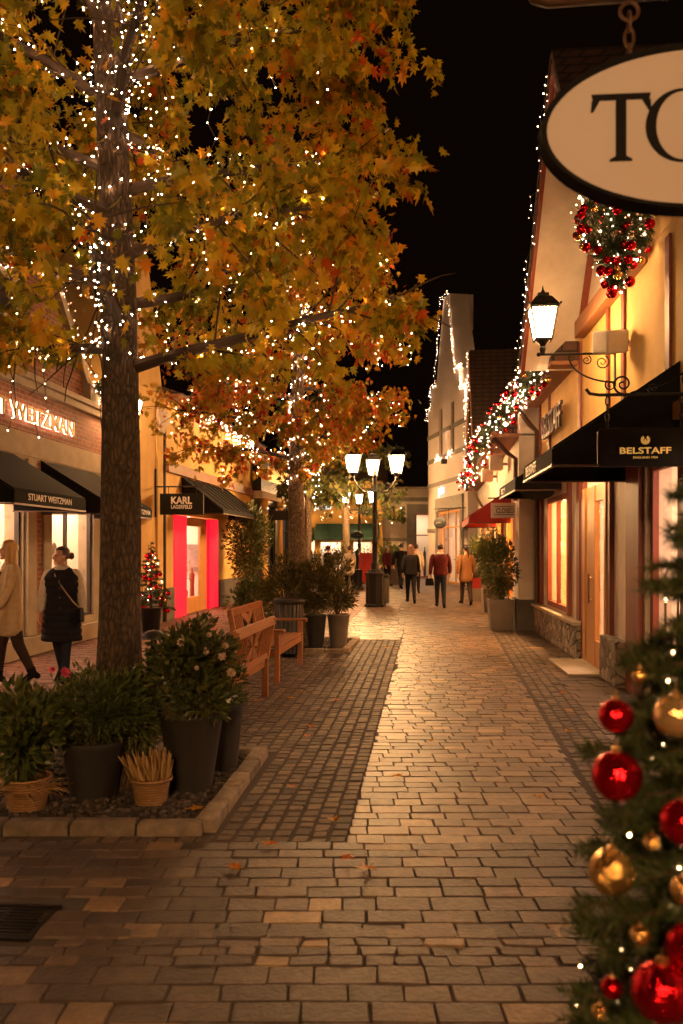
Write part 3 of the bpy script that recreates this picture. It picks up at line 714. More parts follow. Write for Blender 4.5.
# ------------------------------------------------------------------ FAR END: low cream building
root = empty('low_cream_building', (1.6, 46.5, 0), R(3), 'low flat roofed cream building with grey banded walls and lit doorway at the street end', 'building')
ops = [(2.45, 3.45, 0, 3.55)]
b = MB(); wall_openings(b, 0, 4.6, 0, 4.9, 0, .25, ops); b.build('wall', M['cream'], root)
b = MB(); b.box(1.98, 2.44, -.06, -.002, 0, 4.05); b.box(3.46, 3.75, -.06, -.002, 0, 4.05); b.box(2.44, 3.46, -.06, -.002, 3.56, 4.05); b.build('door_surround', M['greystone'], root)
pieces(root, 'band', M['greystone'], [(0, 1.97, -.05, -.002, 2.02, 2.2), (0, 4.6, -.1, -.002, 4.2, 4.42), (3.76, 4.6, -.05, -.002, 2.02, 2.2)])
b = MB(); b.box(-.05, 4.65, -.14, .3, 4.902, 5.0); b.build('coping', M['stone'], root)
window(root, 2.45, 3.45, 0.02, 3.55, M['timber'], .06, .08, trans=(2.35,), name='doorway')
interior(root, 2.2, 3.7, 0, 3.6, .26, 2.5, M['shop_cool'], M['inwall'], .4)
stripes(root, 2.7, 3.6, .05, 1.8, 1.2, 3, FAB, 'display_goods', 21)
b = MB(); b.box(0, 4.6, 2.6, 7, 0, 4.88); b.build('rear_wall', M['cream'], root)
# ------------------------------------------------------------------ RIGHT: timber framed boutique (near)
B1, T1 = 2.57, .0806
T_END = 16.9
root = right_root('timber_framed_boutique', 'near right boutique of yellow stucco and oxblood timbers with black awnings and heart wreath gable', B1, T1, T_END)
def rx(t): return (T_END-t)*1.0033
def rspan(t0, t1): return rx(t1), rx(t0)          # x0 < x1
ops = []
for t0, t1, z0, z1 in ((13.72,15.72,.60,2.55),(10.85,12.30,0,2.5),(7.2,9.28,.02,2.62),(3.6,6.3,.45,2.62),(.6,3.0,.45,2.62)):
    a, c = rspan(t0, t1); ops.append((a, c, z0, z1))
XE = rx(-.5)
b = MB(); wall_openings(b, 0, XE, 0, 2.9, 0, .28, ops); b.build('lower_wall', M['white'], root)
b = MB(); b.box(0, XE, -.01, .28, 2.903, 4.85); b.build('upper_wall', M['yellow'], root)
a, c = rspan(12.5, 16.88); b = MB(); b.box(a, c, -.12, -.002, 0, .50); b.build('stone_plinth', M['rubble'], root, bevel=.02)
b = MB(); b.box(a, c, -.17, .1, .502, .56); b.build('sill', M['stone'], root, bevel=.008)
a, c = rspan(9.95, 10.82); b = MB(); b.box(a, c, -.16, -.002, 0, .55); b.build('stone_plinth', M['rubble'], root, bevel=.02)
for t, w, z0, z1 in ((16.4,.16,.57,2.9),(13.55,.16,.57,2.9),(12.72,.22,.57,2.9),(12.40,.16,0,2.9),(10.74,.10,.0,2.9),(9.62,.55,0,2.9),(6.75,.5,0,2.9),(3.3,.4,0,2.9)):
    x = rx(t); pieces(root, 'timber_post', M['timber'], [(x-w/2, x+w/2, -.06, -.003, z0, z1)])
for t, w in ((15.5,.13),(12.68,.13),(10.9,.12),(10.12,.13),(16.6,.14),(8.35,.14),(6.2,.14),(4.0,.14)):
    x = rx(t); pieces(root, 'timber_post', M['timber'], [(x-w/2, x+w/2, -.045, -.013, 3.03, 4.72)])
b = MB(); b.box(0, XE, -.09, -.013, 2.86, 3.02); b.build('lower_beam', M['beam'], root)
b = MB(); a, c = rspan(9.15, 12.45); b.box(a, c, -.16, -.012, 4.72, 4.96); b.build('gable_beam', M['beam'], root, bevel=.01)
window(root, *ops[0], M['timber'], -.03, .09, mull=((ops[0][0]+ops[0][1])/2,))
# oak doorway
a, c = ops[1][0], ops[1][1]
d = empty('door', (a, -.075, 0), 0); d.parent = root; W = c-a
b = MB(); b.box(0,.16,0,.08,.02,2.5); b.box(W-.80,W-.64,0,.08,.02,2.5); b.box(W-.10,W,0,.08,.02,2.5); b.box(.16,W-.80,.02,.06,.02,2.5); b.box(W-.64,W-.10,.01,.07,.02,.4); b.box(W-.64,W-.10,.01,.07,2.28,2.5)
b.build('door_leaf', M['orangewood'], d, bevel=.006)
b = MB(); b.box(W-.64, W-.10, .03, .04, .4, 2.28); b.build('glass', M['glass'], d)
b = MB(); b.tube([(W-.72,-.06,.9),(W-.72,-.06,1.3)], .014, 8); b.bar((W-.72,-.06,.95),(W-.72,.01,.95),.014,.014); b.bar((W-.72,-.06,1.25),(W-.72,.01,1.25),.014,.014); b.build('handle', M['chrome'], d)
b = MB(); b.box(a-.05, c+.05, -.55, .0, 0.002, .045); b.build('door_step', M['stone'], root, bevel=.01)
# double glass doors
a, c, z0, z1 = ops[2]
for k in range(2):
    x0 = a+(c-a)/2*k; x1 = x0+(c-a)/2
    d = empty('glass_door', (x0, .05, 0), 0); d.parent = root; W = x1-x0
    b = MB(); b.box(0,.10,0,.07,.02,z1); b.box(W-.10,W,0,.07,.02,z1); b.box(.10,W-.10,0,.07,.02,.16); b.box(.10,W-.10,0,.07,z1-.14,z1); b.build('door_frame', M['timber'] if k == 0 else M['brownmetal'], d, bevel=.005)
    b = MB(); b.box(.1, W-.1, .03, .042, .16, z1-.14); b.build('glass', M['glass'], d)
    hx = .2 if k else W-.2
    b = MB(); b.tube([(hx,.03,.8),(hx,-.06,.8),(hx,-.08,.84),(hx,-.08,1.26),(hx,-.06,1.3),(hx,.03,1.3)], .016, 8); b.build('handle', M['chrome'], d)
for o in ops[3:]: window(root, *o, M['timber'], .05, .06, mull=((o[0]+o[1])/2,))
interior(root, ops[0][0]-.1, ops[0][1]+.1, .5, 2.65, .29, 1.3, M['shop_warm'], mat('warm_interior', (.72,.50,.24), .8), .8)
interior(root, ops[1][0]-.1, ops[1][1]+.1, 0, 2.6, .29, 1.8, M['shop_light'], M['inwall'], .8)
stripes(root, ops[1][0]+.3, ops[1][1]-.05, .05, 1.9, .8, 3, FAB, 'display_goods', 31)
interior(root, ops[2][0]-.1, ops[2][1]+.1, 0, 2.7, .29, 2.2, M['shop_light'], M['inwall'], .5)
stripes(root, ops[2][0]+.2, ops[2][1]-.2, .05, 1.6, 1.6, 4, FAB, 'display_goods', 33)
for o in ops[3:]: interior(root, o[0]-.1, o[1]+.1, .3, 2.7, .29, 1.4, M['shop_light'], M['inwall'], .22)
# awnings
awA = awning(root, *rspan(8.02, 10.05), 3.42, 2.62, 1.2, M['awning'], .17, ribs=False)
awB = awning(root, *rspan(14.3, 16.85), 3.25, 2.84, .78, M['awning'], .2, ribs=False, closed=True)
text('lettering', 'BELSTAFF', .115, .004, M['whitepaint'], awA, ((rspan(8.02,10.05)[0]+.62), -1.215, 2.53), width=.8, bold=.01)
text('lettering', 'BELSTAFF', .10, .004, M['whitepaint'], awB, ((rspan(14.3,16.85)[0]+.75), -.796, 2.73), width=.6, bold=.01)
# rounded drop of the second awning
b = MB(); a, c = rspan(14.3, 16.85); b.prism([(-.72, 2.62)]+[(-.42-.30*math.cos(q*math.pi/10), 2.62-.16*math.sin(q*math.pi/10)) for q in range(11)]+[(-.12, 2.62)], c-.05, c-.035, axes='yz'); b.build('awning_drop', M['awning'], awB)
for t in (11.2, 12.0):  # downlights added to brighten the oak doorway
    b = MB(); x = rx(t); b.lathe([(.07,2.86),(.09,2.88),(.09,2.96)], (x,-.30,0), 16); b.bar((x,-.30,2.93),(x,0,2.93),.03,.03); o = b.build('added_porch_lamp', M['darkframe'], root)
    b = MB(); b.lathe([(.01,2.855),(.068,2.856)], (x,-.30,0), 16, cap=False); b.build('added_lamp_lens', M['porch_added'], o)
# standing letters on the wall
text('wall_letter', 'BELSTAFF', .42, .045, M['brownmetal'], root, ((rx(15.7)+rx(13.7))/2, -.12, 3.84), width=1.95, bold=.008)
# gable facing the street
zp, tp = 7.55, 10.3
ov = .78
RAKES = ((13.25, 4.42), (9.3, 6.15))
b = MB(); b.prism([(rx(12.45),4.962),(rx(9.36),4.962),(rx(9.36),6.1),(rx(tp),zp-.3)], -.02, .28); b.build('gable_wall', M['cream'], root)
b = MB(); b.box(rx(9.355), XE, -.012, .28, 4.853, 6.2); b.build('attic_wall', M['yellow'], root)
b = MB()
for te, ze in RAKES:
    xe, xp = rx(te), rx(tp)
    d = Vector((xp-xe, 0, zp-ze)).normalized(); nrm = Vector((-d.z, 0, d.x))
    if nrm.z < 0: nrm = -nrm
    a = Vector((xe,0,ze)); c = Vector((xp,0,zp)); vs = []
    for yy in (-ov, 4.0):
        for p0 in (a, c, c+nrm*.05, a+nrm*.05): vs.append((p0.x, yy, p0.z))
    b.add(vs, [(0,1,2,3),(7,6,5,4),(0,4,5,1),(1,5,6,2),(2,6,7,3),(3,7,4,0)])
b.build('soffit', M['white'], root)
b = MB()
for te, ze in RAKES: b.bar((rx(te), -ov-.03, ze-.02), (rx(tp), -ov-.03, zp), .05, .17)
b.build('bargeboard', M['timber'], root)
b = MB()
for te, ze in RAKES:
    sgn = -1 if te > tp else 1
    b.bar((rx(te)+sgn*.09, 1.6, ze+.11), (rx(tp)+sgn*.02, 1.6, zp+.13), 4.9, .08)
b.build('roof', M['roof'], root)
b = MB(); b.bar((rx(12.4), -.03, 4.95), (rx(11.25), -.03, 6.3), .05, .16, up=Vector((0,1,0))); b.bar((rx(tp)-.07, -.03, 4.97), (rx(tp)-.07, -.03, 7.0), .14, .05, up=Vector((0,1,0))); b.build('gable_timber', M['timber'], root)
# main roof behind with eave
b = MB(); b.prism([(-.42,4.5),(-.42,4.58),(3.2,8.2),(6.8,4.58),(6.8,4.5)], 0, rx(12.9), axes='yz'); b.prism([(-.1,6.21),(3.2,9.0),(6.6,6.21)], rx(9.3)+.05, XE, axes='yz'); b.build('main_roof', M['roof'], root)
b = MB(); b.box(0, rx(12.9), -.42, -.012, 4.44, 4.497); b.tube([(0,-.47,4.5),(rx(13.3),-.47,4.5)], .06, 8); b.build('eave', M['beam'], root)
b = MB(); b.box(0, XE, 2.6, 6.5, 0, 4.86); b.build('rear_wall', M['yellow'], root)
b = MB(); b.tube([(.10,-.47,4.45),(.10,-.2,4.1),(.10,-.06,3.95),(.10,-.06,.0)], .05, 8); b.build('downpipe', M['brownmetal'], root)

# ------------------------------------------------------------------ RIGHT: cream house with red awning
B2, T2 = 1.68, .11
T2E = 33.0
root = right_root('cream_house', 'cream rendered house with red awning between the near boutique and the stepped gable', B2, T2, T2E)
def qx(t): return (T2E-t)*1.006
XN = qx(17.0)
ops = [(qx(32),qx(29.6),.4,2.5),(qx(27.5),qx(25.2),.1,2.45),(qx(23.6),qx(21.4),.5,2.45),(qx(20.6),qx(18.4),.5,2.45)]
b = MB(); wall_openings(b, 0, XN, 0, 3.9, 0, .28, ops); b.build('wall', M['white'], root)
pieces(root, 'plinth', M['plinth'], [(0, ops[0][0]-.05, -.05, -.002, 0, .62)])
b = MB(); b.box(XN-.9, XN+.04, -.06, -.002, 0, .62); b.box(XN+.002, XN+.05, -.002, .9, 0, .62); b.build('plinth', M['plinth'], root)
for o in ops: window(root, *o, M['orangewood'], .04, .07, mull=(o[0]+(o[1]-o[0])/3, o[0]+(o[1]-o[0])*2/3))
for o in ops: interior(root, o[0]-.1, o[1]+.1, o[2]-.1, 2.6, .29, 1.3, M['shop_warm'], mat('warm_interior', (.72,.50,.24), .8), .8)
pieces(root, 'timber_post', M['orangewood'], [(qx(t)-.12, qx(t)+.12, -.05, -.002, .0, 3.0) for t in (20.95, 24.4, 28.5)])
awning(root, qx(23.2), qx(18.6), 2.95, 2.36, .92, M['awnredf'], .14)
b = MB(); b.box(0, XN+.1, -.45, -.002, 3.86, 3.93); b.tube([(0,-.5,3.93),(XN+.1,-.5,3.93)], .06, 8); b.build('eave', M['beam'], root)
b = MB(); b.box(0, XN, 1.0, 1.25, 3.905, 5.6); b.box(XN-.25, XN, .0, 1.0, 3.935, 4.9); b.build('attic_wall', M['white'], root)
b = MB(); b.box(0, XN, 2.0, 6.5, 0, 5.5); b.box(XN-.28, XN, .29, 2.0, 0, 3.9); b.build('end_wall', M['white'], root)
b = MB(); b.prism([(-.5,3.94),(-.5,4.02),(.98,5.0),(.98,3.94)], 0, XN-.8, axes='yz'); b.prism([(.6,5.602),(.6,5.7),(3.6,8.3),(6.9,5.602)], -.1, XN+.15, axes='yz'); b.build('roof', M['roof'], root)
for t in (19.6, 23.0):
    b = MB(); b.box(qx(t)-.2, qx(t)+.2, -.42, -.12, 3.0+.45, 3.0+.78); b.box(qx(t)-.03, qx(t)+.03, -.12, 0, 3.55, 3.62); b.build('wall_box', M['white'], root, bevel=.02)
# street facing gable with lights
zp2, tp2 = 8.3, 29.2
b = MB(); b.prism([(qx(32.6),3.94),(qx(25.8),3.94),(qx(tp2),zp2-.2)], -.04, .6); b.build('gable_wall', M['cream'], root)
b = MB(); b.bar((qx(25.6),-.5,3.9),(qx(tp2),-.5,zp2),.06,.2); b.bar((qx(32.8),-.5,3.9),(qx(tp2),-.5,zp2),.06,.2); b.build('bargeboard', M['beam'], root)
b = MB()
for te in (25.6, 32.8):
    sgn = 1 if te < tp2 else -1
    b.bar((qx(te)+sgn*.08, 2.2, 4.0), (qx(tp2), 2.2, zp2+.12), 5.4, .1)
b.build('gable_roof', M['roof'], root)
b = MB(); b.tube([(XN-.1,-.5,3.88),(XN-.1,-.2,3.55),(XN-.1,-.06,3.45),(XN-.1,-.06,2.6)], .045, 8); b.build('downpipe', M['brownmetal'], root)
b = MB(); b.tube([(qx(28.6),-.5,3.88),(qx(28.6),-.25,3.3),(qx(28.6),-.06,3.0),(qx(28.6),-.06,.1)], .05, 8); b.build('downpipe', M['brownmetal'], root)
sg = empty('hanging_sign', (B2+T2*17.5, 17.5, 2.42), math.atan2(-1, -T2), 'pale rectangular hanging sign with black letters between two lines by the red awning', 'sign')
b = MB(); b.box(-.03,.03,-.52,-.02,-.15,.16); b.build('board', M['palesign'], sg, bevel=.006)
text('lettering', 'CLOSED', .10, .004, M['ink'], sg, (.033, -.24, .0), rot=(math.pi/2,0,math.pi/2), width=.36, bold=.012)
b = MB(); b.box(.03,.034,-.45,-.06,.075,.088); b.box(.03,.034,-.45,-.06,-.088,-.075); b.build('line', M['ink'], sg)
b = MB(); b.tube([(0,0,.26),(0,-.58,.26)], .014, 6); b.tube([(0,-.12,.26),(0,-.12,.16)], .008, 5); b.tube([(0,-.46,.26),(0,-.46,.16)], .008, 5); b.build('bracket', M['black'], sg)

# ------------------------------------------------------------------ RIGHT FAR: stepped gable house
u_ = Vector((.1416,-.99)); O = Vector((4.37,42.8))
root = empty('stepped_gable_house', (O.x, O.y, 0), math.atan2(u_.y, u_.x), 'tall pale house with stepped gable outlined by fairy lights at the street bend', 'building')
pr = [(0,0),(1.9,0),(1.9,3.4),(6.0,3.4),(6.0,0),(6.9,0),(6.9,8.5),(6.2,8.5),(6.2,9.45),(5.25,9.5),(3.95,13.3),(2.95,13.3),(1.65,9.5),(.7,9.45),(.7,8.5),(0,8.5)]
b = MB(); b.box(0,1.9,0,.5,0,3.398); b.box(6.0,6.9,0,.5,0,3.398)
wins = [(2.15,2.75,5.9,8.3),(4.2,4.8,5.9,8.3)]
wall_openings(b, 0, 6.9, 3.4, 8.5, 0, .5, wins)
b.prism([(.7,8.502),(6.2,8.502),(6.2,9.45),(5.25,9.5),(3.95,13.3),(2.95,13.3),(1.65,9.5),(.7,9.45)], 0, .9)
b.build('wall', M['pale'], root)
b = MB(); b.box(6.92, 9.5, .4, .8, 0, 8.4); b.box(6.55,6.899,.502,.9,0,8.5); b.build('side_wall', M['pale'], root)
pieces(root, 'parapet', M['pale'], [(3.0,3.9,.902,1.15,11.7,13.3), (5.3,6.2,.902,1.15,8.6,9.45)])
b = MB()
for z in (4.62, 5.82, 7.03): b.box(0, 2.14 if z > 5.86 else 6.95, -.05, -.002, z, z+.2); 
for z in (7.03,):
    b.box(2.76, 4.19, -.05, -.002, z, z+.2); b.box(4.81, 6.95, -.05, -.002, z, z+.2)
for z in (4.62, 5.82, 7.03): b.box(6.952, 9.5, .33, .398, z, z+.2)
b.box(0,1.6,-.05,-.002,2.4,2.6); b.box(6.3,6.95,-.05,-.002,2.4,2.6)
b.build('band', M['greystone'], root)
b = MB(); b.box(1.62,1.898,-.08,-.002,0,4.0); b.box(6.002,6.28,-.08,-.002,0,4.0); b.box(1.9,6.0,-.08,-.002,3.402,4.0); b.build('door_surround', M['greystone'], root)
for a, c, z0, z1 in wins:
    w = window(root, a, c, z0, z1, M['greystone'], .08, .08, trans=(7.2,), name='tall_window')
    q = MB(); q.box(a, c, .3, .33, z0, z1); q.build('dark_curtain', mat('dark_curtain', (.03,.025,.022), .8), w)
window(root, 1.92, 5.98, 0.02, 3.38, M['orangewood'], .1, .1, mull=(2.5,3.3,4.6,5.3), trans=(2.6,), name='doorway')
interior(root, 1.9, 6.0, 0, 3.4, .5, 2.6, M['shop_cool'], M['inwall'], .5)
stripes(root, 2.0, 5.9, .05, 2.1, 1.4, 7, FAB, 'display_goods', 41)
b = MB(); b.prism([(0.05,8.4),(6.85,8.4),(3.45,9.6)], .95, 7); b.build('roof', M['roof'], root)
b = MB(); b.box(0, 6.9, 2.8, 7, 0, 8.4); b.box(0,.3,.502,2.8,0,8.4); b.build('rear_wall', M['pale'], root)
w = MB(); w.box(3.3,3.6,-.22,-.002,5.55,5.75); w.build('uplight', M['black'], root)
sgp = root.matrix_basis @ Vector((2.9,-.1,4.3))
sg = empty('shop_sign', sgp, math.atan2(u_.y, u_.x), 'white lit shop letters above the doorway of the stepped gable house', 'sign')
text('lettering', 'pts', .52, .05, M['sign_white'], sg, (0,0,0), width=.95, bold=.03)
sgp = root.matrix_basis @ Vector((6.6,0,2.75))
sg = empty('hanging_sign', sgp, math.atan2(u_.y, u_.x), 'dark oval hanging sign with pale script in front of the stepped gable doorway', 'sign')
b = MB(); b.ball((-.95,-.75,.0), (.62,.03,.26), 24, 10); b.build('board', M['signboard'], sg, rot=(0,0,R(12)))
text('lettering', 'pinko', .14, .01, M['whitepaint'], sg, (-.78,-.985,.0), rot=(math.pi/2,0,R(12)), width=.5)
b = MB(); b.tube([(.1,-.02,.62),(-1.5,-1.0,.62)], .018, 6); b.tube([(-.55,-.6,.62),(-.55,-.6,.2)], .01, 5); b.tube([(-1.1,-.92,.62),(-1.1,-.92,.2)], .01, 5); b.build('bracket', M['black'], sg)

# ------------------------------------------------------------------ lanterns
def lantern(parent, loc, s=1.0, name='lantern', gm='lamp'):
    """square tapering street lantern, glazed, hood with finial; base at loc"""
    e = empty(name, loc, 0); e.parent = parent
    b = MB(); bw, tw, h = .105*s, .175*s, .42*s; z0 = .12*s
    cor = [(1,1),(-1,1),(-1,-1),(1,-1)]
    for x, y in cor: b.bar((x*bw, y*bw, z0), (x*tw, y*tw, z0+h), .022*s, .022*s)
    for r, z in ((bw, z0), (tw, z0+h)):
        for k in range(4):
            p0 = cor[k]; p1 = cor[(k+1) % 4]; b.bar((p0[0]*r, p0[1]*r, z), (p1[0]*r, p1[1]*r, z), .024*s, .024*s)
    b.lathe([(.03*s,-.06*s),(.045*s,0),(.03*s,.03*s),(.06*s,.08*s),(.10*s,.12*s),(.10*s,.125*s)], (0,0,0), 10)
    t = z0+h+.01
    b.add([(x*tw*1.18, y*tw*1.18, t) for x, y in cor]+[(x*tw*.62, y*tw*.62, t+.14*s) for x, y in cor]+[(x*tw*.42, y*tw*.42, t+.16*s) for x, y in cor]+[(x*tw*.42, y*tw*.42, t+.20*s) for x, y in cor],
          [(0,1,2,3)]+[(i*4+k, i*4+(k+1) % 4, i*4+4+(k+1) % 4, i*4+4+k) for i in range(3) for k in range(4)]+[(12,13,14,15)])
    for x, y in cor: b.ball((x*tw*1.18, y*tw*1.18, t+.02), .02*s, 6, 5)
    b.lathe([(.02*s,t+.19*s),(.035*s,t+.22*s),(.015*s,t+.25*s),(.004*s,t+.31*s)], (0,0,0), 8)
    b.build('lantern_frame', M['black'], e)
    q = MB(); a, c = bw*.96, tw*.96
    q.add([(x*a, y*a, z0+.01) for x, y in cor]+[(x*c, y*c, z0+h-.01) for x, y in cor], [(3,2,1,0)]+[(k, (k+1) % 4, 4+(k+1) % 4, 4+k) for k in range(4)])
    q.build('lantern_glass', M[gm], e)
    return e
def scroll(b, c, ax, az, r0, turns, rad, start=0, sgn=1, n=28):
    """flat spiral in the plane spanned by ax, az"""
    pts = []
    for k in range(n+1):
        a = start+sgn*turns*2*math.pi*k/n; r = r0*(1-.85*k/n)
        pts.append(Vector(c)+Vector(ax)*math.cos(a)*r+Vector(az)*math.sin(a)*r)
    b.tube(pts, [rad*(1-.4*k/n) for k in range(n+1)], 6)
def street_lamp(loc, label, rz=0):
    r = empty('street_lamp', loc, rz, label, 'street lamp', 'street lamps along the pedestrian street')
    b = MB()
    b.lathe([(.30,0),(.30,.06),(.26,.09),(.25,.85),(.28,.9),(.28,.95),(.20,.98),(.16,1.05)], (0,0,0), 8, smooth=False); b.build('base', M['black'], r)
    b = MB(); pr = [(.11,1.05),(.12,1.2),(.085,1.25),(.08,1.75),(.10,1.8),(.075,1.86),(.062,3.2),(.08,3.24),(.06,3.28),(.055,3.62),(.08,3.68),(.05,3.74),(.045,3.9)]
    b.lathe(pr, (0,0,0), 12); b.build('pole', M['black'], r)
    for ang, L, zz, s in ((0,.62,3.55,1.16),(math.pi,.62,3.55,1.16),(math.pi/2,.5,3.55,1.0)):
        d = Vector((math.cos(ang), math.sin(ang), 0)); b = MB()
        pts = [Vector((0,0,3.35))]
        for k in range(1, 13):
            a = math.pi*k/12
            pts.append(d*(.02+(L-.02)*k/12) + Vector((0,0,3.35-.18*math.sin(a)+.27*(k/12)**2)))
        b.tube(pts, .02, 7); scroll(b, d*(L*.58)+Vector((0,0,3.38)), d, UP, .13, 1.6, .012, start=-1.6)
        scroll(b, d*(L*.28)+Vector((0,0,3.40)), d, UP, .10, 1.4, .011, start=-1.5, sgn=-1)
        b.build('arm', M['black'], r)
        lantern(r, d*L+Vector((0,0,zz+.07)), s)
    return r
street_lamp((.94, 23.9, 0), 'black three armed street lamp in the middle of the street with chunky base', R(4))
street_lamp((.83, 39.5, 0), 'black three armed street lamp farther back seen left of the nearer lamp pole', R(0))

def wall_lantern(t, a, s, side, z, label, L=.9, gm='lamp_wall'):
    ang = math.atan2(-1, -s) if side > 0 else math.atan2(1, s)
    r = empty('wall_lantern', (a+s*t, t, z), ang, label, 'wall lantern', 'wall lanterns on scrolled brackets')
    b = MB(); b.box(-.04,.04,-.02,0,-.42,.12)
    b.tube([(0,0,0),(0,-L-.04,0)], .016, 8); b.ball((0,-L-.05,0), .028, 8, 6)
    pts = [Vector((0,-.01,-.36))]+[Vector((0,-.02-(L*.62)*math.sin(k/10*math.pi/2), -.36+.34*(1-math.cos(k/10*math.pi/2)))) for k in range(1, 11)]
    b.tube(pts, .012, 7)
    Y = Vector((0,-1,0))
    scroll(b, (0,-.17,-.11), Y, UP, .09, 1.7, .010, start=2); scroll(b, (0,-.36,-.08), Y, UP, .06, 1.5, .009, start=2); scroll(b, (0,-.55,-.05), Y, UP, .045, 1.4, .008, start=2)
    scroll(b, (0,-.07,-.40), Y, UP, .07, 1.5, .010, start=1, sgn=-1)
    b.build('bracket', M['black'], r)
    lantern(r, (0,-L,.07), .92, gm=gm)
    return r
wall_lantern(10.6, B1, T1, 1, 4.08, 'lit lantern on a scrolled iron bracket high on the near right yellow wall')
street_lamp((-.9,-5.6,0), 'added unseen three armed street lamp behind the viewpoint lighting the foreground', R(8))  # added out of view to throw warm light on the foreground
r = empty('wall_box', (B1+T1*9.95, 9.95, 4.08), math.atan2(-1,-T1), 'tilted white box fixture on the yellow wall beside the right lantern bracket', 'wall fixture')
b = MB(); Mx = Euler((R(8), R(12), R(25))).to_matrix().to_4x4(); b.box(-.15,.15,-.42,-.12,-.13,.13, M=Mx); b.build('housing', M['white'], r, bevel=.02)
b = MB(); b.bar((0,0,-.02),(0,-.2,-.0),.05,.05); b.build('arm', M['black'], r)

# near hanging sign on scrolled bracket, dark board
sg = empty('hanging_sign', (B1+T1*6.75, 6.75, 2.88), math.atan2(-1,-T1), 'dark hanging board with gold emblem and gold capitals on a scrolled bracket at the right', 'sign')
b = MB(); X0 = -1.06; X1 = -.30; cc = .03
pl = [(X0+cc,-.58),(X1-cc,-.58),(X1,-.58+cc),(X1,-.27-cc),(X1-cc,-.27),(X0+cc,-.27),(X0,-.27-cc),(X0,-.58+cc)]
b.prism(pl, -.022, .022, axes='yz'); b.build('board', M['signboard'], sg, bevel=.004)
rt = (math.pi/2,0,math.pi/2)
text('lettering', 'BELSTAFF', .052, .004, M['goldglow'], sg, (.026, -.69, -.452), rot=rt, width=.40, bold=.02)
text('lettering', 'ENGLAND 1924', .017, .003, M['goldglow'], sg, (.026, -.69, -.507), rot=rt, width=.19, bold=.01)
b = MB()
for k in range(15):                                            # open ring emblem of rays round a small hub
    a = math.pi/2+.62+(2*math.pi-1.24)*k/14
    ca, sa = math.cos(a), math.sin(a); a2 = .17
    q = [(.016, a-a2),(.037, a-a2*.75),(.037, a+a2*.75),(.016, a+a2)]
    b.add([(.026, -.69+r2*math.cos(t2), -.368+r2*math.sin(t2)) for r2, t2 in q], [(0,1,2,3)])
b.ball((.026,-.69,-.372), (.003,.009,.012), 8, 6); b.build('emblem', M['goldglow'], sg)
b = MB(); b.tube([(0,0,0),(0,-1.05,0),(0,-1.12,.012),(0,-1.15,.05)], .014, 7)
Y = Vector((0,-1,0)); scroll(b, (0,-.86,.085), Y, UP, .08, 1.6, .010, start=-1.6); scroll(b, (0,-.33,.11), Y, UP, .105, 1.8, .011, start=-1.6, sgn=-1); scroll(b, (0,-.62,.05), Y, UP, .05, 1.3, .008, start=-1.6)
b.tube([(0,-.02,.45),(0,-.25,.25),(0,-.5,.1),(0,-.8,.01)], .011, 6)
b.build('bracket', M['black'], sg)
def chain(b, p0, p1, n, r, rad):
    p0 = Vector(p0); p1 = Vector(p1)
    for k in range(n):
        c = p0+(p1-p0)*((k+.5)/n); L = (p1-p0).length/n*.62
        pts = []
        for q in range(13):
            a = 2*math.pi*q/12; w = r*math.sin(a); pts.append(c+Vector((w if k % 2 else 0, 0 if k % 2 else w, L*math.cos(a))))
        b.tube(pts, rad, 6, cap=False)
for y in (-.98, -.40):
    b = MB(); chain(b, (0,y,-.02), (0,y,-.27), 4, .016, .006); b.build('chain', M['black'], sg)

# foreground oval sign
t = 2.6
sg = empty('oval_sign', (1.10, t, 2.93), R(-4.6), 'large pale oval hanging sign with black serif capitals in the top right foreground', 'sign')
b = MB(); n = 72
def ell(a, c, y): return [(a*math.cos(2*math.pi*k/n), y, c*math.sin(2*math.pi*k/n)) for k in range(n)]
b.loft([ell(.470,.238,-.021), ell(.474,.242,.0), ell(.470,.238,.021)], 0, False); b.build('board', M['palesign'], sg)
b = MB(); R0 = [ell(.468,.236,-.026), ell(.486,.252,-.034), ell(.488,.254,.034), ell(.468,.236,.026)]
vs = [p for r_ in R0 for p in r_]; fs = []
for i in range(4):
    for k in range(n):
        a = i*n+k; c = i*n+(k+1) % n; d = ((i+1) % 4)*n+(k+1) % n; e = ((i+1) % 4)*n+k; fs.append((a, c, d, e))
b.add(vs, fs, 0, True); b.build('rim', M['ink'], sg)
b = MB(); yy = -.0245; h = .092; z0 = -.098; w = .085; xc = -.245
def fl(poly, b=b): b.prism(poly, yy, yy+.004)
fl([(xc-.016, z0+.016),(xc+.016, z0+.016),(xc+.016, z0+.186),(xc-.016, z0+.186)])
fl([(xc-.034, z0),(xc+.034, z0),(xc+.034, z0+.006),(xc+.016, z0+.016),(xc-.016, z0+.016),(xc-.034, z0+.006)])
fl([(xc-w, z0+.187),(xc+w, z0+.187),(xc+w+.004, z0+.206),(xc-w-.004, z0+.206)])
fl([(xc-w-.006, z0+.152),(xc-w+.002, z0+.152),(xc-w+.022, z0+.1865),(xc-w-.003, z0+.1865)])
fl([(xc+w+.006, z0+.152),(xc+w-.002, z0+.152),(xc+w-.022, z0+.1865),(xc+w+.003, z0+.1865)])
xo = -.06; ko = 44; vs = []; fs = []
for k in range(ko):
    a = 2*math.pi*k/ko
    vs += [(xo+.112*math.cos(a), yy, z0+.103+.112*math.sin(a)), (xo+.080*math.cos(a), yy, z0+.103+.104*math.sin(a)), (xo+.112*math.cos(a), yy+.004, z0+.103+.112*math.sin(a)), (xo+.080*math.cos(a), yy+.004, z0+.103+.104*math.sin(a))]
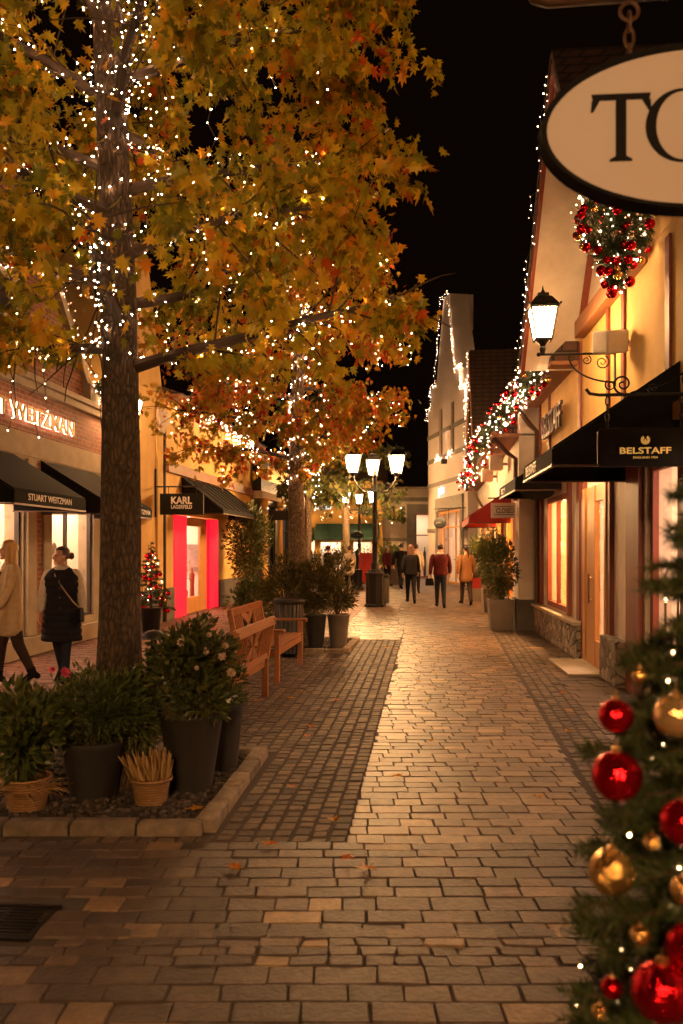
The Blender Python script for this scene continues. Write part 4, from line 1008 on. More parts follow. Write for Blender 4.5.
for k in range(ko):
    i = k*4; j = ((k+1) % ko)*4; fs += [(i,j,j+1,i+1),(i+2,i+3,j+3,j+2),(i,i+2,j+2,j),(i+1,j+1,j+3,i+3)]
b.add(vs, fs); b.build('lettering', M['ink'], sg)
for x in (-.215, .215):
    b = MB(); chain(b, (x,0,.215), (x,0,.365), 3, .014, .005); pts = [(x+.028*math.cos(q*math.pi/8), 0, .372+.028*math.sin(q*math.pi/8)) for q in range(17)]; b.tube(pts, .006, 6, cap=False)
    b.build('chain', M['brownmetal'], sg)
b = MB(); b.tube([(-.52,0,.455),(-.50,0,.43),(-.46,0,.418),(0,0,.428),(1.75,.13,.455)], .021, 10); b.box(1.70,1.76,.02,.24,.25,.65); b.build('bracket_bar', M['brownmetal'], sg)
wall_lantern(16.7, A1, S1, -1, 3.98, 'lit lantern added on the brick boutique wall, hidden behind the foreground tree trunk', .42)  # lantern added out of sight to brighten the narrow yellow house
# ------------------------------------------------------------------ foliage
def star_leaf(mb, p, d, nrm, L, tint, mi=0):
    """drooping five lobed star leaf: stem at p, pointing along d"""
    d = d.normalized(); s = d.cross(nrm)
    if s.length < 1e-3: s = d.orthogonal()
    s.normalize(); n = s.cross(d)
    out = [(.0,.0),(.30,-.02),(.20,.20),(.52,.30),(.24,.42),(.30,.78),(.12,.60),(.0,1.05)]
    pts = out + [(-x, y) for x, y in out[-2:0:-1]]
    fold = rng.uniform(.05,.45); curl = rng.uniform(-.1,.45)
    vs = [p+(s*x + d*y + n*(abs(x)*fold - curl*y*y))*L for x, y in pts]
    c = p+(d*.36 + n*(-curl*.13))*L; m = len(vs)
    mb.add(vs+[c], [(m, i, (i+1) % m) for i in range(m)], mi, False, tint)
def blade(mb, p, d, nrm, L, W, tint, mi=0):
    d = d.normalized(); s = d.cross(nrm)
    if s.length < 1e-3: s = d.orthogonal()
    s.normalize(); n = s.cross(d); k = rng.uniform(0,.3)
    vs = [p, p+(d*.45+s*W/L*.5+n*.08)*L, p+(d-n*k)*L, p+(d*.45-s*W/L*.5+n*.08)*L]
    mb.add(vs, [(0,1,2),(0,2,3)], mi, False, tint)
def rv(a=1.0): return Vector((rng.uniform(-a,a), rng.uniform(-a,a), rng.uniform(-a,a)))
def sph():
    while 1:
        v = rv()
        if .05 < v.length < 1: return v.normalized()
def curve_pts(p0, d, L, n, droop=0, wob=.1):
    p = Vector(p0); d = Vector(d).normalized(); r = [p.copy()]
    for k in range(n):
        d = (d + rv(wob) + Vector((0,0,-droop))).normalized(); p = p+d*(L/n); r.append(p.copy())
    return r
def tree(name, label, cat, base, h, r0, limbs, leafm, barkm, z0, leaves, lsize, seed, crown, nleaf_cluster=6, tintf=None, lean=(0,0), group=None, keep=None, clip=None):
    """trunk with limbs, twigs and clusters of star leaves. crown(z)->radius"""
    global rng
    old = rng; rng = random.Random(seed)
    root = empty(name, base, 0, label, cat, group)
    tr = []; n = 16
    for k in range(n+1):
        f = k/n; tr.append(Vector((lean[0]*f+.03*math.sin(f*9+seed), lean[1]*f+.03*math.cos(f*7+seed), h*f)))
    rad = [r0*(1.0-.72*(k/n)**1.1) for k in range(n+1)]; rad[0] = r0*1.55; rad[1] = r0*1.06
    b = MB()
    # trunk with slight flutes
    rings = []
    for k in range(n*3+1):
        f = k/3; i = min(int(f), n-1); g = f-i; c = tr[i].lerp(tr[i+1], g); rr = rad[i]*(1-g)+rad[i+1]*g
        rings.append([c+Vector((math.cos(a), math.sin(a), 0))*rr*(1+.035*math.sin(a*5+k*.35+seed)+.02*math.sin(a*11-k*.5)+rng.uniform(-.012,.012)) for a in [2*math.pi*q/28 for q in range(28)]])
    b.loft(rings); b.build('trunk', barkm, root)
    lb = MB(); tips = []; limb_paths = []
    for k in range(limbs):
        f = (k+.5)/limbs; z = z0 + (h*.97-z0)*f; i = min(n-1, int(z/h*n)); p = tr[i].lerp(tr[i+1], z/h*n-i)
        az = k*2.399963+rng.uniform(-.3,.3); L = crown(z)*rng.uniform(.8,1.08); up = rng.uniform(.05,.55)
        pts = curve_pts(p, (math.cos(az), math.sin(az), up), L, 7, .035, .10); r1 = max(.018, rad[i]*.34)
        if clip:
            m_ = 7
            while m_ > 2 and not clip(pts[m_]): m_ -= 1
            if m_ < 7:
                src = pts[:m_+1]; pts = [src[min(m_-1, int(q*m_/7))].lerp(src[min(m_, int(q*m_/7)+1)], q*m_/7-int(q*m_/7)) for q in range(8)]
        lb.tube(pts, [r1*(1-.8*q/7)+.004 for q in range(8)], 6); limb_paths.append(pts)
        for q in range(2, 8):
            for _ in range(3 if q < 7 else 4):
                dd = (pts[q]-pts[q-1]).normalized(); side = (dd + sph()*.95).normalized()
                tw = curve_pts(pts[q].lerp(pts[q-1], rng.random()), side, rng.uniform(.3,.75)*min(1, L/1.6), 4, .10, .16)
                lb.tube(tw, [.008,.007,.006,.004,.003], 4, cap=False); tips.append(tw)
    lb.build('limbs', M['twig'], root)
    fb = MB(); n_done = 0
    while n_done < leaves:
        tw = rng.choice(tips); q = rng.choice((1,2,2,3,3,4,4)); c = tw[q]+rv(.07)
        base_t = rng.random()
        if tintf: base_t = tintf(c, base_t)
        for _ in range(rng.randint(2, nleaf_cluster)):
            p = c+rv(.10)
            if keep and not keep(p): n_done += .2; continue
            d = Vector((0,0,-1))*rng.uniform(.2,1.3)+sph()*.8
            L = lsize*rng.uniform(.6,1.2)
            wp = p+Vector(base)
            star_leaf(fb, p, d, sph()+Vector((0,0,.6)), L, min(1, max(0, base_t+rng.uniform(-.22,.22)))); n_done += 1
    fb.build('foliage', leafm, root, tint=True, fixn=False)
    rng = old
    return root, tr, rad, limb_paths
# bulbs --------------------------------------------------------------
def bulb_mesh(name, r, mt):
    b = MB(); b.ball((0,0,0), (r, r, r*1.15), 6, 5, smooth=True); o = b.build(name, mt); me = o.data; bpy.data.objects.remove(o); return me
BM_FAR = bulb_mesh('bulb', .0068, M['bulb']); BM_EAVE = bulb_mesh('bulb', .011, M['bulb_bright']); BM_MID = bulb_mesh('bulb', .0041, M['bulb']); BM_NEAR = bulb_mesh('bulb', .0026, M['bulb_near'])
def lights(name, label, wires, bulbs, me, loc=(0,0,0), wr=.004, group=None, cat='fairy lights', big=100, mt=None, key=None, r=.015):
    """fairy light string: wire mesh with bulb children (first 100 single, rest as one stuff part)"""
    b = MB()
    for w in wires:
        if len(w) > 1: b.tube(w, wr, 4, cap=False, smooth=False)
    o = b.build(name, M['wire'], None, loc, fixn=False); tag(o, label, cat, group)
    bl = list(bulbs)
    if key: bl.sort(key=key)
    for p in bl[:big]:
        c = bpy.data.objects.new('bulb', me); COL.objects.link(c); c.parent = o; c.location = p
    if len(bl) > big:
        s = MB()
        for p in bl[big:]: s.ball(p, r, 5, 4)
        tag(s.build('bulbs', me.materials[0], o, fixn=False), kind='stuff')
    return o

# --- tree 1 (near)
def crown1(z): return 1.95 if z < 5.2 else max(.6, 1.95-.36*(z-5.2))
def keep1(p):
    if p.x > (2.42 if p.z > 3.8 else 2.05) or p.z < (3.1 if p.x < .25 else 2.8): return False
    rr = math.hypot(p.x, p.y)
    if rr < .48 and p.z < 5.7: return False
    if abs(p.x+.03+.24*p.y) < .27 and p.y < 0 and p.z < 5.6 and rng.random() < .95: return False
    return True
T1B = (-1.53, 5.9, .0)
def tint1(c, t):
    # outer and lower leaves have turned further
    return t*.78 + (.10 if c.x > 1.2 else 0) + (.22 if rng.random() < .10 else 0)
t1, tr1, rad1, limbs1 = tree('sweetgum_tree', 'big sweetgum tree with star leaves rising from the foreground bed of pots', 'tree', T1B, 9.2, .155, 40, M['leaf1'], M['bark'], 2.8, 42000, .092, 5, crown1, 9, tint1, lean=(-.12,0), keep=keep1)
bul = []; wires = []
for k in range(120):
    z = 2.95+3.6*k/120; i = min(15, int(z/9.2*16)); c = tr1[i].lerp(tr1[i+1], z/9.2*16-i); rr = rad1[i]+.02; a = k*.62
    bul.append(c+Vector((math.cos(a)*rr, math.sin(a)*rr, rng.uniform(-.05,.05))))
wires.append(bul[:])
cab = []
for k in range(60):
    z = .3+2.7*k/59; i = min(15, int(z/9.2*16)); c = tr1[i].lerp(tr1[i+1], z/9.2*16-i); rr = (rad1[i]*(1-(z/9.2*16-i))+rad1[i+1]*(z/9.2*16-i))*1.06+.004; a = -2.2+k*.11
    cab.append(c+Vector((math.cos(a)*rr, math.sin(a)*rr, 0)))
wires.append(cab)
cl = [Vector((rng.gauss(0,.17), rng.gauss(0,.17), rng.gauss(4.75,.13))) for _ in range(55)]; bul += cl
for pts in limbs1[:32]:
    w = []
    for q in range(1, 8):
        for s_ in range(8):
            p = pts[q-1].lerp(pts[q], s_/8)+rv(.09); w.append(p)
    wires.append(w); bul += w
    for _ in range(2):                      # drop strands
        p = pts[rng.randint(3,6)]; w2 = [p+Vector((rng.uniform(-.04,.04), rng.uniform(-.04,.04), -.10*k)) for k in range(rng.randint(4,8))]; wires.append(w2); bul += w2
lights('string_lights', 'warm fairy lights wound round the trunk and limbs of the big foreground tree', wires, bul, BM_MID, T1B, .003, key=lambda p: (p.y > 1, abs(p.z-4.2)), r=.0041)
# --- tree 2
def crown2(z): return 2.3 if z < 5.2 else max(.6, 2.3-.5*(z-5.2))
keep2 = lambda p: p.z > 2.75+.62*max(0, p.x) and p.x < 2.5
T2B = (-.74, 14.4, .0)
t2, tr2, rad2, limbs2 = tree('autumn_tree', 'second street tree with orange and red leaves beyond the wooden benches', 'tree', T2B, 8.2, .165, 30, M['leaf2'], M['bark2'], 2.9, 22000, .105, 8, crown2, 8, lambda c, t: t, keep=keep2, clip=lambda p: keep2(p-Vector((0,0,.25))))
bul = []; wires = []
for k in range(110):
    z = 2.6+4*k/110; i = min(15, int(z/8.2*16)); c = tr2[i].lerp(tr2[i+1], z/8.2*16-i); rr = rad2[i]+.02; a = k*.7
    bul.append(c+Vector((math.cos(a)*rr, math.sin(a)*rr, 0)))
wires.append(bul[:])
for pts in limbs2:
    w = []
    for q in range(1, 8):
        for s_ in range(5): w.append(pts[q-1].lerp(pts[q], s_/5)+rv(.12))
    wires.append(w); bul += w
    for _ in range(2):
        p = pts[rng.randint(3,7)]; w2 = [p+Vector((rng.uniform(-.07,.07), rng.uniform(-.07,.07), -.10*k)) for k in range(rng.randint(4,9))]; wires.append(w2); bul += w2
bul = [p for p in bul if keep2(p) or abs(p.x) < .4]; wires = [[p for p in w if keep2(p) or abs(p.x) < .4] for w in wires]
lights('string_lights', 'dense fairy lights hung through the orange crown of the second tree', wires, bul, BM_FAR, T2B, .003, key=lambda p: p.y, r=.0068)
# --- tree 3 and 4: green trees
t3, tr3, rad3, limbs3 = tree('street_tree', 'dark green street tree behind the lamp with three lanterns', 'tree', (.23, 42.5, 0), 8.2, .22, 20, M['leaf3'], M['bark2'], 3.4, 6000, .26, 13, lambda z: 3.2 if z < 5.2 else max(.6, 3.2-.6*(z-5.2)), 6)
bul = [tr3[6]+Vector((rng.gauss(0,1.3), rng.gauss(-.3,1.0), rng.uniform(-.3,2.2))) for _ in range(60)]
lights('string_lights', 'sparse fairy lights in the dark green tree behind the lamps', [], bul, BM_FAR, (.23,42.5,0), .003)
tree('street_tree', 'dark leafy tree against the yellow shops between second tree and lamps', 'tree', (-1.05, 26.0, 0), 6.4, .14, 14, M['leaf3'], M['bark'], 3.0, 3200, .20, 17, lambda z: 1.25 if z < 4.6 else max(.5, 1.25-.4*(z-4.6)), 6, keep=lambda p: p.x > -.9)

# ------------------------------------------------------------------ shrubs and pots
def shrub_mesh(mb, c, rx, ry, rz, n, L, W, stems=None, tintb=0.0, up=.3, clumps=14, fill=.6):
    cs = []
    for _ in range(clumps):
        v = sph(); k = rng.uniform(.35,.85); cs.append((Vector((v.x*rx*k, v.y*ry*k, v.z*rz*k)), rng.uniform(.28,.5), rng.uniform(-.2,.2)))
    for _ in range(n):
        q, s, dt = rng.choice(cs); v = sph()
        p = q + Vector((v.x*rx, v.y*ry, v.z*rz))*s*(rng.random()**.45)
        d = (p.normalized()*.6 + v*.6 + Vector((0,0,up)) + rv(.4))
        blade(mb, Vector(c)+p, d, sph(), L*rng.uniform(.6,1.25), W*rng.uniform(.7,1.2), min(1, max(0, rng.random()*.8+dt+tintb)))
    if stems is not None:
        for q, s, dt in cs:
            m = Vector(c)+q*.6; stems.tube([Vector((c[0]+q.x*.1, c[1]+q.y*.1, c[2]-rz*.95)), m-Vector((0,0,rz*.3)), Vector(c)+q], [.007,.005,.003], 4, cap=False)
def pot(root, prof, mt, name='pot', c=(0,0,0), n=28, soilz=None):
    b = MB(); r1 = prof[-1][0]; z1 = prof[-1][1]
    b.lathe([(prof[0][0]*.9, prof[0][1])]+prof+[(r1*.90, z1), (r1*.86, z1-.06)], c, n); o = b.build(name, mt, root)
    s = MB(); s.lathe([(.001, z1-.05),(r1*.87, z1-.05)], c, n, cap=False); s.build('soil', M['soil'], root)
    return o
def potted(name, label, loc, prof, potm, shr, leafm, flowers=None, cat='potted plant', square=False, group=None):
    root = empty(name, loc, rng.uniform(0,.6) if not square else square, label, cat, group)
    if square:
        w0, w1, h = prof; b = MB()
        vs = [(sx*w, sy*w, z) for w, z in ((w0,0),(w1,h),(w1*.9,h),(w1*.86,h-.06)) for sx, sy in ((-1,-1),(1,-1),(1,1),(-1,1))]
        b.add(vs, [(0,1,2,3)]+[(i*4+k, i*4+(k+1) % 4, i*4+4+(k+1) % 4, i*4+4+k) for i in range(3) for k in range(4)]+[(12,13,14,15)])
        b.build('pot', potm, root, bevel=.01)
    else: pot(root, prof, potm)
    st = MB(); fb = MB()
    for s in shr: shrub_mesh(fb, *s, stems=st) if len(s) == 7 else shrub_mesh(fb, *s[:7], stems=st, **s[7])
    st.build('stem', M['twig'], root, fixn=False); fb.build('foliage', leafm, root, tint=True, fixn=False)
    if flowers:
        mt, pts, r = flowers
        for p in pts:
            b = MB()
            for ring, (nn, rr, zz) in enumerate(((7,1.0,.15),(6,.7,.45),(4,.4,.7))):
                for k in range(nn):
                    a = 2*math.pi*k/nn+ring*.5; d = Vector((math.cos(a)*rr, math.sin(a)*rr, zz)); blade(b, Vector((0,0,0)), d, Vector((0,0,1)), r, r*.9, rng.random())
            o = b.build('flower', mt, root, loc=p, rot=(R(60)+rng.uniform(-.5,.5), 0, rng.uniform(-.7,.7)), tint=True, fixn=False); o.scale = [rng.uniform(.6,1.1)]*3
    return root
rng = random.Random(77)
profA = [(.145,0),(.15,.02),(.20,.33),(.212,.345),(.212,.375)]
potted('potted_shrub', 'broad dark leaved shrub with a pink flower in the squat round charcoal pot', (-1.64,5.62,.012), profA, M['pot'],
       [((0,.02,.60),.42,.34,.31,4200,.05,.017,dict(clumps=26)), ((-.30,.05,.60),.24,.2,.24,1500,.05,.016), ((.28,.0,.52),.24,.2,.26,1500,.05,.016)], M['shrub'], (M['pink'], [(-.27,-.06,.86),(-.20,-.10,.84)], .034))
profB = [(.135,0),(.14,.02),(.215,.50),(.225,.51),(.225,.54)]
potted('potted_shrub', 'bushy pale rose plant in the tall tapered charcoal pot nearest the benches', (-1.02,5.78,.012), profB, M['pot'],
       [((0,0,.80),.31,.30,.28,2300,.062,.034,dict(clumps=24)), ((-.02,.02,1.0),.19,.18,.19,600,.058,.032), ((.03,-.2,.64),.2,.12,.15,450,.06,.036)], M['shrub2'], (M['petal'], [(-.04,-.28,.86),(-.12,-.19,1.02),(.15,-.22,.92),(.22,-.19,.80),(.07,-.18,1.06),(.19,-.16,.98),(.03,-.24,.96)], .034))
profC = [(.12,0),(.125,.02),(.17,.45),(.178,.46),(.178,.49)]
potted('potted_shrub', 'feathery low conifer in the charcoal pot half hidden behind the rose pot', (-.90,6.32,.012), profC, M['pot'],
       [((.03,0,.62),.22,.22,.24,2400,.055,.008)], M['shrub'])
def basket(label, loc, r0, r1, h):
    root = empty('wicker_basket', loc, 0, label, 'basket', None)
    b = MB(); b.lathe([(r0*.9,0),(r0,.005),(r1,h),(r1*.93,h),(r0*.9,.02)], (0,0,0), 32); b.build('body', M['wicker'], root)
    b = MB()
    for q in range(2):
        pts = [((r1+.004)*math.cos(a), (r1+.004)*math.sin(a), h+.006*math.sin(a*11+q*math.pi)) for a in [2*math.pi*k/66 for k in range(67)]]; b.tube(pts, .010, 6)
    b.build('rim', M['wicker'], root)
    return root
bk = basket('wicker basket at the left edge holding a leafy plant and straw', (-1.97,5.32,.012), .115, .145, .20)
pl = empty('leafy_plant', (-1.97,5.32,.05), 0, 'tall broad leaved plant growing out of the basket at the left edge', 'plant')
fb = MB(); st = MB(); shrub_mesh(fb, (-.05,.02,.42), .25,.24,.32, 1300, .09, .036, stems=st, clumps=20); st.build('stem', M['twig'], pl, fixn=False); fb.build('foliage', M['shrub'], pl, tint=True, fixn=False)
b = MB()
for k in range(70):
    a = rng.random()*6.28; p = Vector((math.cos(a)*.1, math.sin(a)*.1, .13)); b.tube(curve_pts(p, (math.cos(a), math.sin(a), rng.uniform(.0,1)), rng.uniform(.08,.2), 3, .2, .25), [.003,.003,.002,.001], 4, tint=rng.random())
b.build('straw', M['straw'], bk, tint=True, fixn=False)
bk = basket('small wicker basket with dried grass ears between the two big charcoal pots', (-1.215,5.42,.012), .095, .125, .17)
b = MB()
for k in range(130):
    a = rng.random()*6.28; r = .09*rng.random()**.5; p = Vector((math.cos(a)*r, math.sin(a)*r, .10)); d = Vector((math.cos(a)*r*4.5-.12, math.sin(a)*r*4.5, 1))
    L = rng.uniform(.14,.27); pts = curve_pts(p, d, L, 4, .01, .08); ti = rng.random()
    b.tube(pts, [.002,.0025,.007,.009,.002], 5, tint=ti)
b.build('dried_grass', M['straw'], bk, tint=True, fixn=False)
# hanging ears under rose pot (pale tassels)
b = MB()
for k in range(60):
    a = 3.5+2.6*k/60; p = Vector((.19*math.cos(a), .19*math.sin(a), .54)); 
    for _ in range(10): blade(b, p+rv(.02)+Vector((0,0,rng.uniform(-.02,.05))), Vector((math.cos(a)*.6, math.sin(a)*.6, rng.uniform(-.2,.6))), sph(), .04, .016, rng.uniform(.3,1))
o = b.build('trailing_heather', M['olive'], None, tint=True, fixn=False); o.parent = [q for q in bpy.data.objects if q.get('label','').startswith('bushy pale rose')][0]
# ashtray bollard behind the tree
r = empty('ash_bin', (-1.70,7.7,0), 0, 'mushroom capped metal ash bin standing just behind the foreground tree', 'ash bin')
b = MB(); b.lathe([(.065,0),(.065,.62),(.07,.63)], (0,0,0), 16); b.build('body', M['greybin'], r)
b = MB(); b.lathe([(.02,.60),(.03,.61),(.03,.84),(.02,.85)], (0,0,0), 10); b.build('stem', M['black'], r)
b = MB(); b.lathe([(.122,.83),(.122,.845),(.10,.87),(.05,.90),(.01,.91)], (0,0,0), 24); b.build('cap', M['greybin'], r)
b = MB(); b.lathe([(.07,.60),(.075,.61),(.075,.70),(.07,.70),(.068,.61)], (0,0,0), 16); b.build('tray', M['chrome'], r)
# second bed pots
for (x, t, lab, pm, rr) in ((-.42,13.85,'olive bush in the black pot at the front of the second tree bed',M['pot'],.17),(-.05,13.9,'olive bush in the grey pot at the corner of the second tree bed',M['potgrey'],.18),(-.95,13.75,'bush in a dark pot on the bench side of the second tree bed',M['pot'],.17)):
    potted('potted_shrub', lab, (x,t,.012), [(rr*.7,0),(rr*.72,.02),(rr,.52),(rr*1.05,.53),(rr*1.05,.56)], pm, [((0,0,.95),.42,.38,.42,1500,.10,.022,dict(up=.5)), ((.0,0,1.3),.25,.25,.25,350,.10,.02,dict(up=.8))], M['olive'])
potted('planter_shrub', 'tall dark laurel in the brown square planter beside the red lit door', (-2.62,23.9,0), (.28,.34,.68), M['potbrown'], [((0,0,1.75),.62,.55,1.15,3000,.13,.05,dict(clumps=26))], M['shrub'], square=R(5))
potted('planter_shrub', 'tall shrub in the grey planter by the white wall end on the right', (3.22,17.2,0), (.21,.26,.62), M['potgrey'], [((0,0,1.25),.40,.36,.70,2300,.10,.03,dict(clumps=22))], M['shrub2'], square=R(-4))
potted('planter_shrub', 'wide dark shrub under the red awning behind the orange coat', (3.95,22.0,0), (.28,.32,.6), M['potgrey'], [((0,0,1.35),.55,.55,.95,2400,.12,.04,dict(clumps=22))], M['shrub2'], square=R(-4))
potted('planter_shrub', 'round shrub farthest along the right wall past the red awning', (4.25,26.5,0), (.28,.32,.6), M['potgrey'], [((0,0,1.2),.60,.55,.85,1800,.14,.05,dict(clumps=20))], M['shrub'], square=R(-4))
potted('planter_shrub', 'leafy shrub in the stone tub left of the cream building doorway', (2.25,38.5,0), (.5,.55,.75), M['potgrey'], [((0,0,1.25),.75,.6,.75,1300,.18,.06,dict(clumps=18))], M['shrub'], square=R(2))
b = MB(); st = MB()
hd = empty('hedge', (-.4,36.5,0), 0, 'clipped green hedge across the left of the street end', 'hedge')
for k in range(9): shrub_mesh(b, (-1.5+k*.36,0,.95), .4,.35,.75, 380, .13, .05, stems=st)
st.build('stem', M['twig'], hd, fixn=False); b.build('foliage', M['shrub2'], hd, tint=True, fixn=False)
potted('planter_shrub', 'low leafy plant in a dark tub left of the litter bin', (-1.55,14.6,.012), [(.16,0),(.2,.4),(.21,.42)], M['pot'], [((0,0,.75),.4,.35,.42,900,.10,.04)], M['shrub'])

# ------------------------------------------------------------------ benches
def bench(loc, rz, label, proto=None):
    if proto is not None:
        c = copy_tree(proto); c.location = loc; c.rotation_euler = (0,0,rz); c['label'] = label; return c
    r = empty('park_bench', loc, rz, label, 'bench', 'wooden benches set back to back in a row')
    L = 1.74; hl = L/2; lw = .065; wd = M['teak']         # length along X, seat towards -Y, back at y=.28
    for sx in (-1, 1):
        x = sx*(hl-lw/2)
        b = MB(); b.box(x-lw/2, x+lw/2, -.30, -.30+lw, 0, .62); b.build('leg', wd, r, bevel=.006)
        b = MB(); b.bar((x,.235,0), (x,.235,.42), lw, lw, up=Vector((0,1,0))); b.bar((x,.235,.40), (x,.325,.885), lw*.99, lw*.98, up=Vector((0,1,0))); b.build('leg', wd, r, bevel=.006)
        b = MB(); b.box(x-.045, x+.045, -.36, .22, .625, .655); b.ball((x,-.34,.63), (.045,.035,.035), 10, 6); b.box(x-.02, x+.02, -.24, .21, .32, .39); b.build('armrest', wd, r, bevel=.008)
    b = MB()
    for k in range(6): b.box(-hl+.0, hl, -.30+.085*k, -.30+.085*k+.066, .425+.004*abs(k-2.5), .447+.004*abs(k-2.5))
    b.box(-hl+lw, hl-lw, -.295, -.27, .34, .42); b.box(-hl+lw, hl-lw, .215, .24, .34, .42); b.build('seat', wd, r, bevel=.004)
    b = MB(); tilt = .09/.485
    def y(z): return .235+(z-.40)*tilt
    b.bar((-hl-.01, y(.85)+.0, .85), (hl+.01, y(.85), .85), .045, .095, up=Vector((0,-tilt,1))); b.bar((-hl+lw, y(.47), .47), (hl-lw, y(.47), .47), .04, .07, up=Vector((0,-tilt,1)))
    n = 21
    for k in range(n):
        x = -hl+lw+.05+(L-2*lw-.1)*k/(n-1)
        if .0 < abs(x) < .33 and k not in (n//2,): continue
        b.bar((x, y(.5), .50), (x, y(.81), .81), .032, .018, up=Vector((1,0,0)))
    for sx in (-1, 1):
        for q in range(4):
            o = q*.075
            b.bar((sx*(.33-o*.9), y(.5), .50+.0), (sx*.02, y(.5+.155-o*.3), .655-o*.4), .03, .016, up=Vector((0,1,0)))
            b.bar((sx*(.33-o*.9), y(.81), .81), (sx*.02, y(.655), .655+o*.4), .03, .016, up=Vector((0,1,0)))
        b.bar((sx*.35, y(.5), .50), (sx*.35, y(.81), .81), .035, .02, up=Vector((1,0,0)))
    b.build('backrest', wd, r, bevel=.003)
    return r
# near bench: back plane on the right (x=-.80), seat to the left -> local -Y = world -X
dirn = math.atan2(9.41-7.73, -.77+.973)
c1 = Vector((-.89, 8.57, 0)); ang1 = dirn+math.pi          # local X along -street, -Y = left
def back_at(c, ang): # put the back posts (local y=.30) at c
    return c - Vector((-math.sin(ang), math.cos(ang), 0))*.29
pb = bench(back_at(c1, ang1+0), ang1+0, 'nearer oiled wooden bench showing its slatted back to the camera')
yv = Vector((-math.sin(ang1), math.cos(ang1), 0))
if yv.x < 0: ang1 = dirn; pb.rotation_euler = (0,0,ang1); pb.location = back_at(c1, ang1)
ang2 = ang1+math.pi
c2 = Vector((-1.24, 11.28, 0)); bench(back_at(c2, ang2), ang2, 'farther wooden bench facing right with its armrest and seat visible', pb)
# litter bin
def litter_bin(loc, label):
    r = empty('litter_bin', loc, 0, label, 'litter bin', 'black slatted litter bins')
    b = MB()
    for k in range(22):
        a = 2*math.pi*k/22; Mx = Matrix.Rotation(a, 4, 'Z'); b.box(.205,.225,-.024,.024,.06,.80, M=Mx)
    b.build('slat_panel', M['greybin'], r)
    b = MB(); b.lathe([(.19,.05),(.20,.06),(.20,.78),(.17,.78),(.17,.08)], (0,0,0), 24); b.lathe([(.12,0),(.14,.05)], (0,0,0), 20); b.build('liner', M['black'], r)
    b = MB(); b.lathe([(.20,.80),(.235,.80),(.245,.83),(.235,.87),(.19,.89),(.17,.87),(.175,.81)], (0,0,0), 28, cap=False); b.build('rim', M['black'], r)
    return r
lb_ = litter_bin((-.80,12.95,0), 'black slatted litter bin at the far end of the benches')
l2 = copy_tree(lb_); l2.location = (1.16,24.6,0); l2['label'] = 'black litter bin standing just behind the base of the nearer lamp'
# patio heater
r = empty('patio_heater', (.62,33.5,0), 0, 'tall patio heater with glass tube and dark cap in the distance beside the lamp', 'heater')
b = MB(); b.lathe([(.28,0),(.28,.1),(.2,.15),(.2,.75),(.22,.8)], (0,0,0), 16); b.build('base', M['black'], r)
b = MB(); b.lathe([(.10,.8),(.17,1.1),(.17,2.0),(.14,2.05)], (0,0,0), 16); b.build('glass_tube', M['glass'], r)
b = MB(); b.lathe([(.14,2.05),(.27,2.1),(.25,2.2),(.1,2.3),(.01,2.33)], (0,0,0), 16); b.build('cap', M['black'], r)
b = MB(); b.lathe([(.03,.8),(.03,1.0),(.08,1.15),(.09,1.5),(.02,1.6)], (0,0,0), 10); b.build('burner', M['black'], r)
b = MB(); b.box(-.28,.28,-.03,.03,.25,1.45); r = empty('advert_board', (.98,34.5,0), R(5), 'red upright advertising board at the far end beside the heater', 'board'); b.build('panel', M['awnredf'], r, bevel=.01)
b = MB(); b.box(-.25,-.2,-.2,.2,0,.25); b.box(.2,.25,-.2,.2,0,.25); b.build('foot', M['black'], r)
# ------------------------------------------------------------------ garlands, wreath and roof lights
def needles(mb, pts, n, L, spread=1.0, W=.0022, tb=0.0):
    m = len(pts)-1
    for _ in range(n):
        f = rng.random()*m; i = min(m-1, int(f)); p = pts[i].lerp(pts[i+1], f-i); d = (pts[i+1]-pts[i]).normalized()
        v = sph(); v = (v - d*v.dot(d)); v = (v.normalized()*spread + d*rng.uniform(.25,.9)).normalized()
        s = v.cross(sph()).normalized()*W; q = p+v*L*rng.uniform(.7,1.15)
        mb.add([p-s, p+s, q], [(0,1,2)], 0, False, min(1, max(0, rng.random()*.8+tb)))
def small_bauble_mesh(r, mt):
    b = MB(); b.ball((0,0,0), r, 10, 7); o = b.build('bauble', mt); me = o.data; bpy.data.objects.remove(o); return me
SB_RED = small_bauble_mesh(.06, M['bred']); SB_GOLD = small_bauble_mesh(.05, M['bgold'])
def garland(name, label, path, rad, nneed, nbulb, nball, cat, me=None, closed=False, rb=.010):
    pts = [Vector(p) for p in path]; c0 = pts[0].copy()
    loc = Vector((sum(p.x for p in pts)/len(pts), sum(p.y for p in pts)/len(pts), min(p.z for p in pts))); pts = [p-loc for p in pts]
    b = MB(); needles(b, pts, nneed, rad, 1.0, .006)
    o = b.build(name, M['conifer'], None, loc, tint=True, fixn=False); tag(o, label, cat)
    m = len(pts)-1
    def rp(k):
        f = rng.random()*m; i = min(m-1, int(f)); return pts[i].lerp(pts[i+1], f-i)+sph()*rad*k
    for k in range(nball):
        c = bpy.data.objects.new('bauble', SB_RED if k % 4 else SB_GOLD); COL.objects.link(c); c.parent = o; c.location = rp(.95); c.scale = [rng.uniform(.6,1)]*3
    bl = [rp(.95) for _ in range(nbulb)]
    for p in bl[:100]:
        c = bpy.data.objects.new('bulb', me or BM_FAR); COL.objects.link(c); c.parent = o; c.location = p
    if nbulb > 100:
        s = MB()
        for p in bl[100:]: s.ball(p, rb, 5, 4)
        tag(s.build('bulbs', M['bulb'], o, fixn=False), kind='stuff')
    return o
rng = random.Random(31)
fx = lambda t, o: B1+T1*t-o
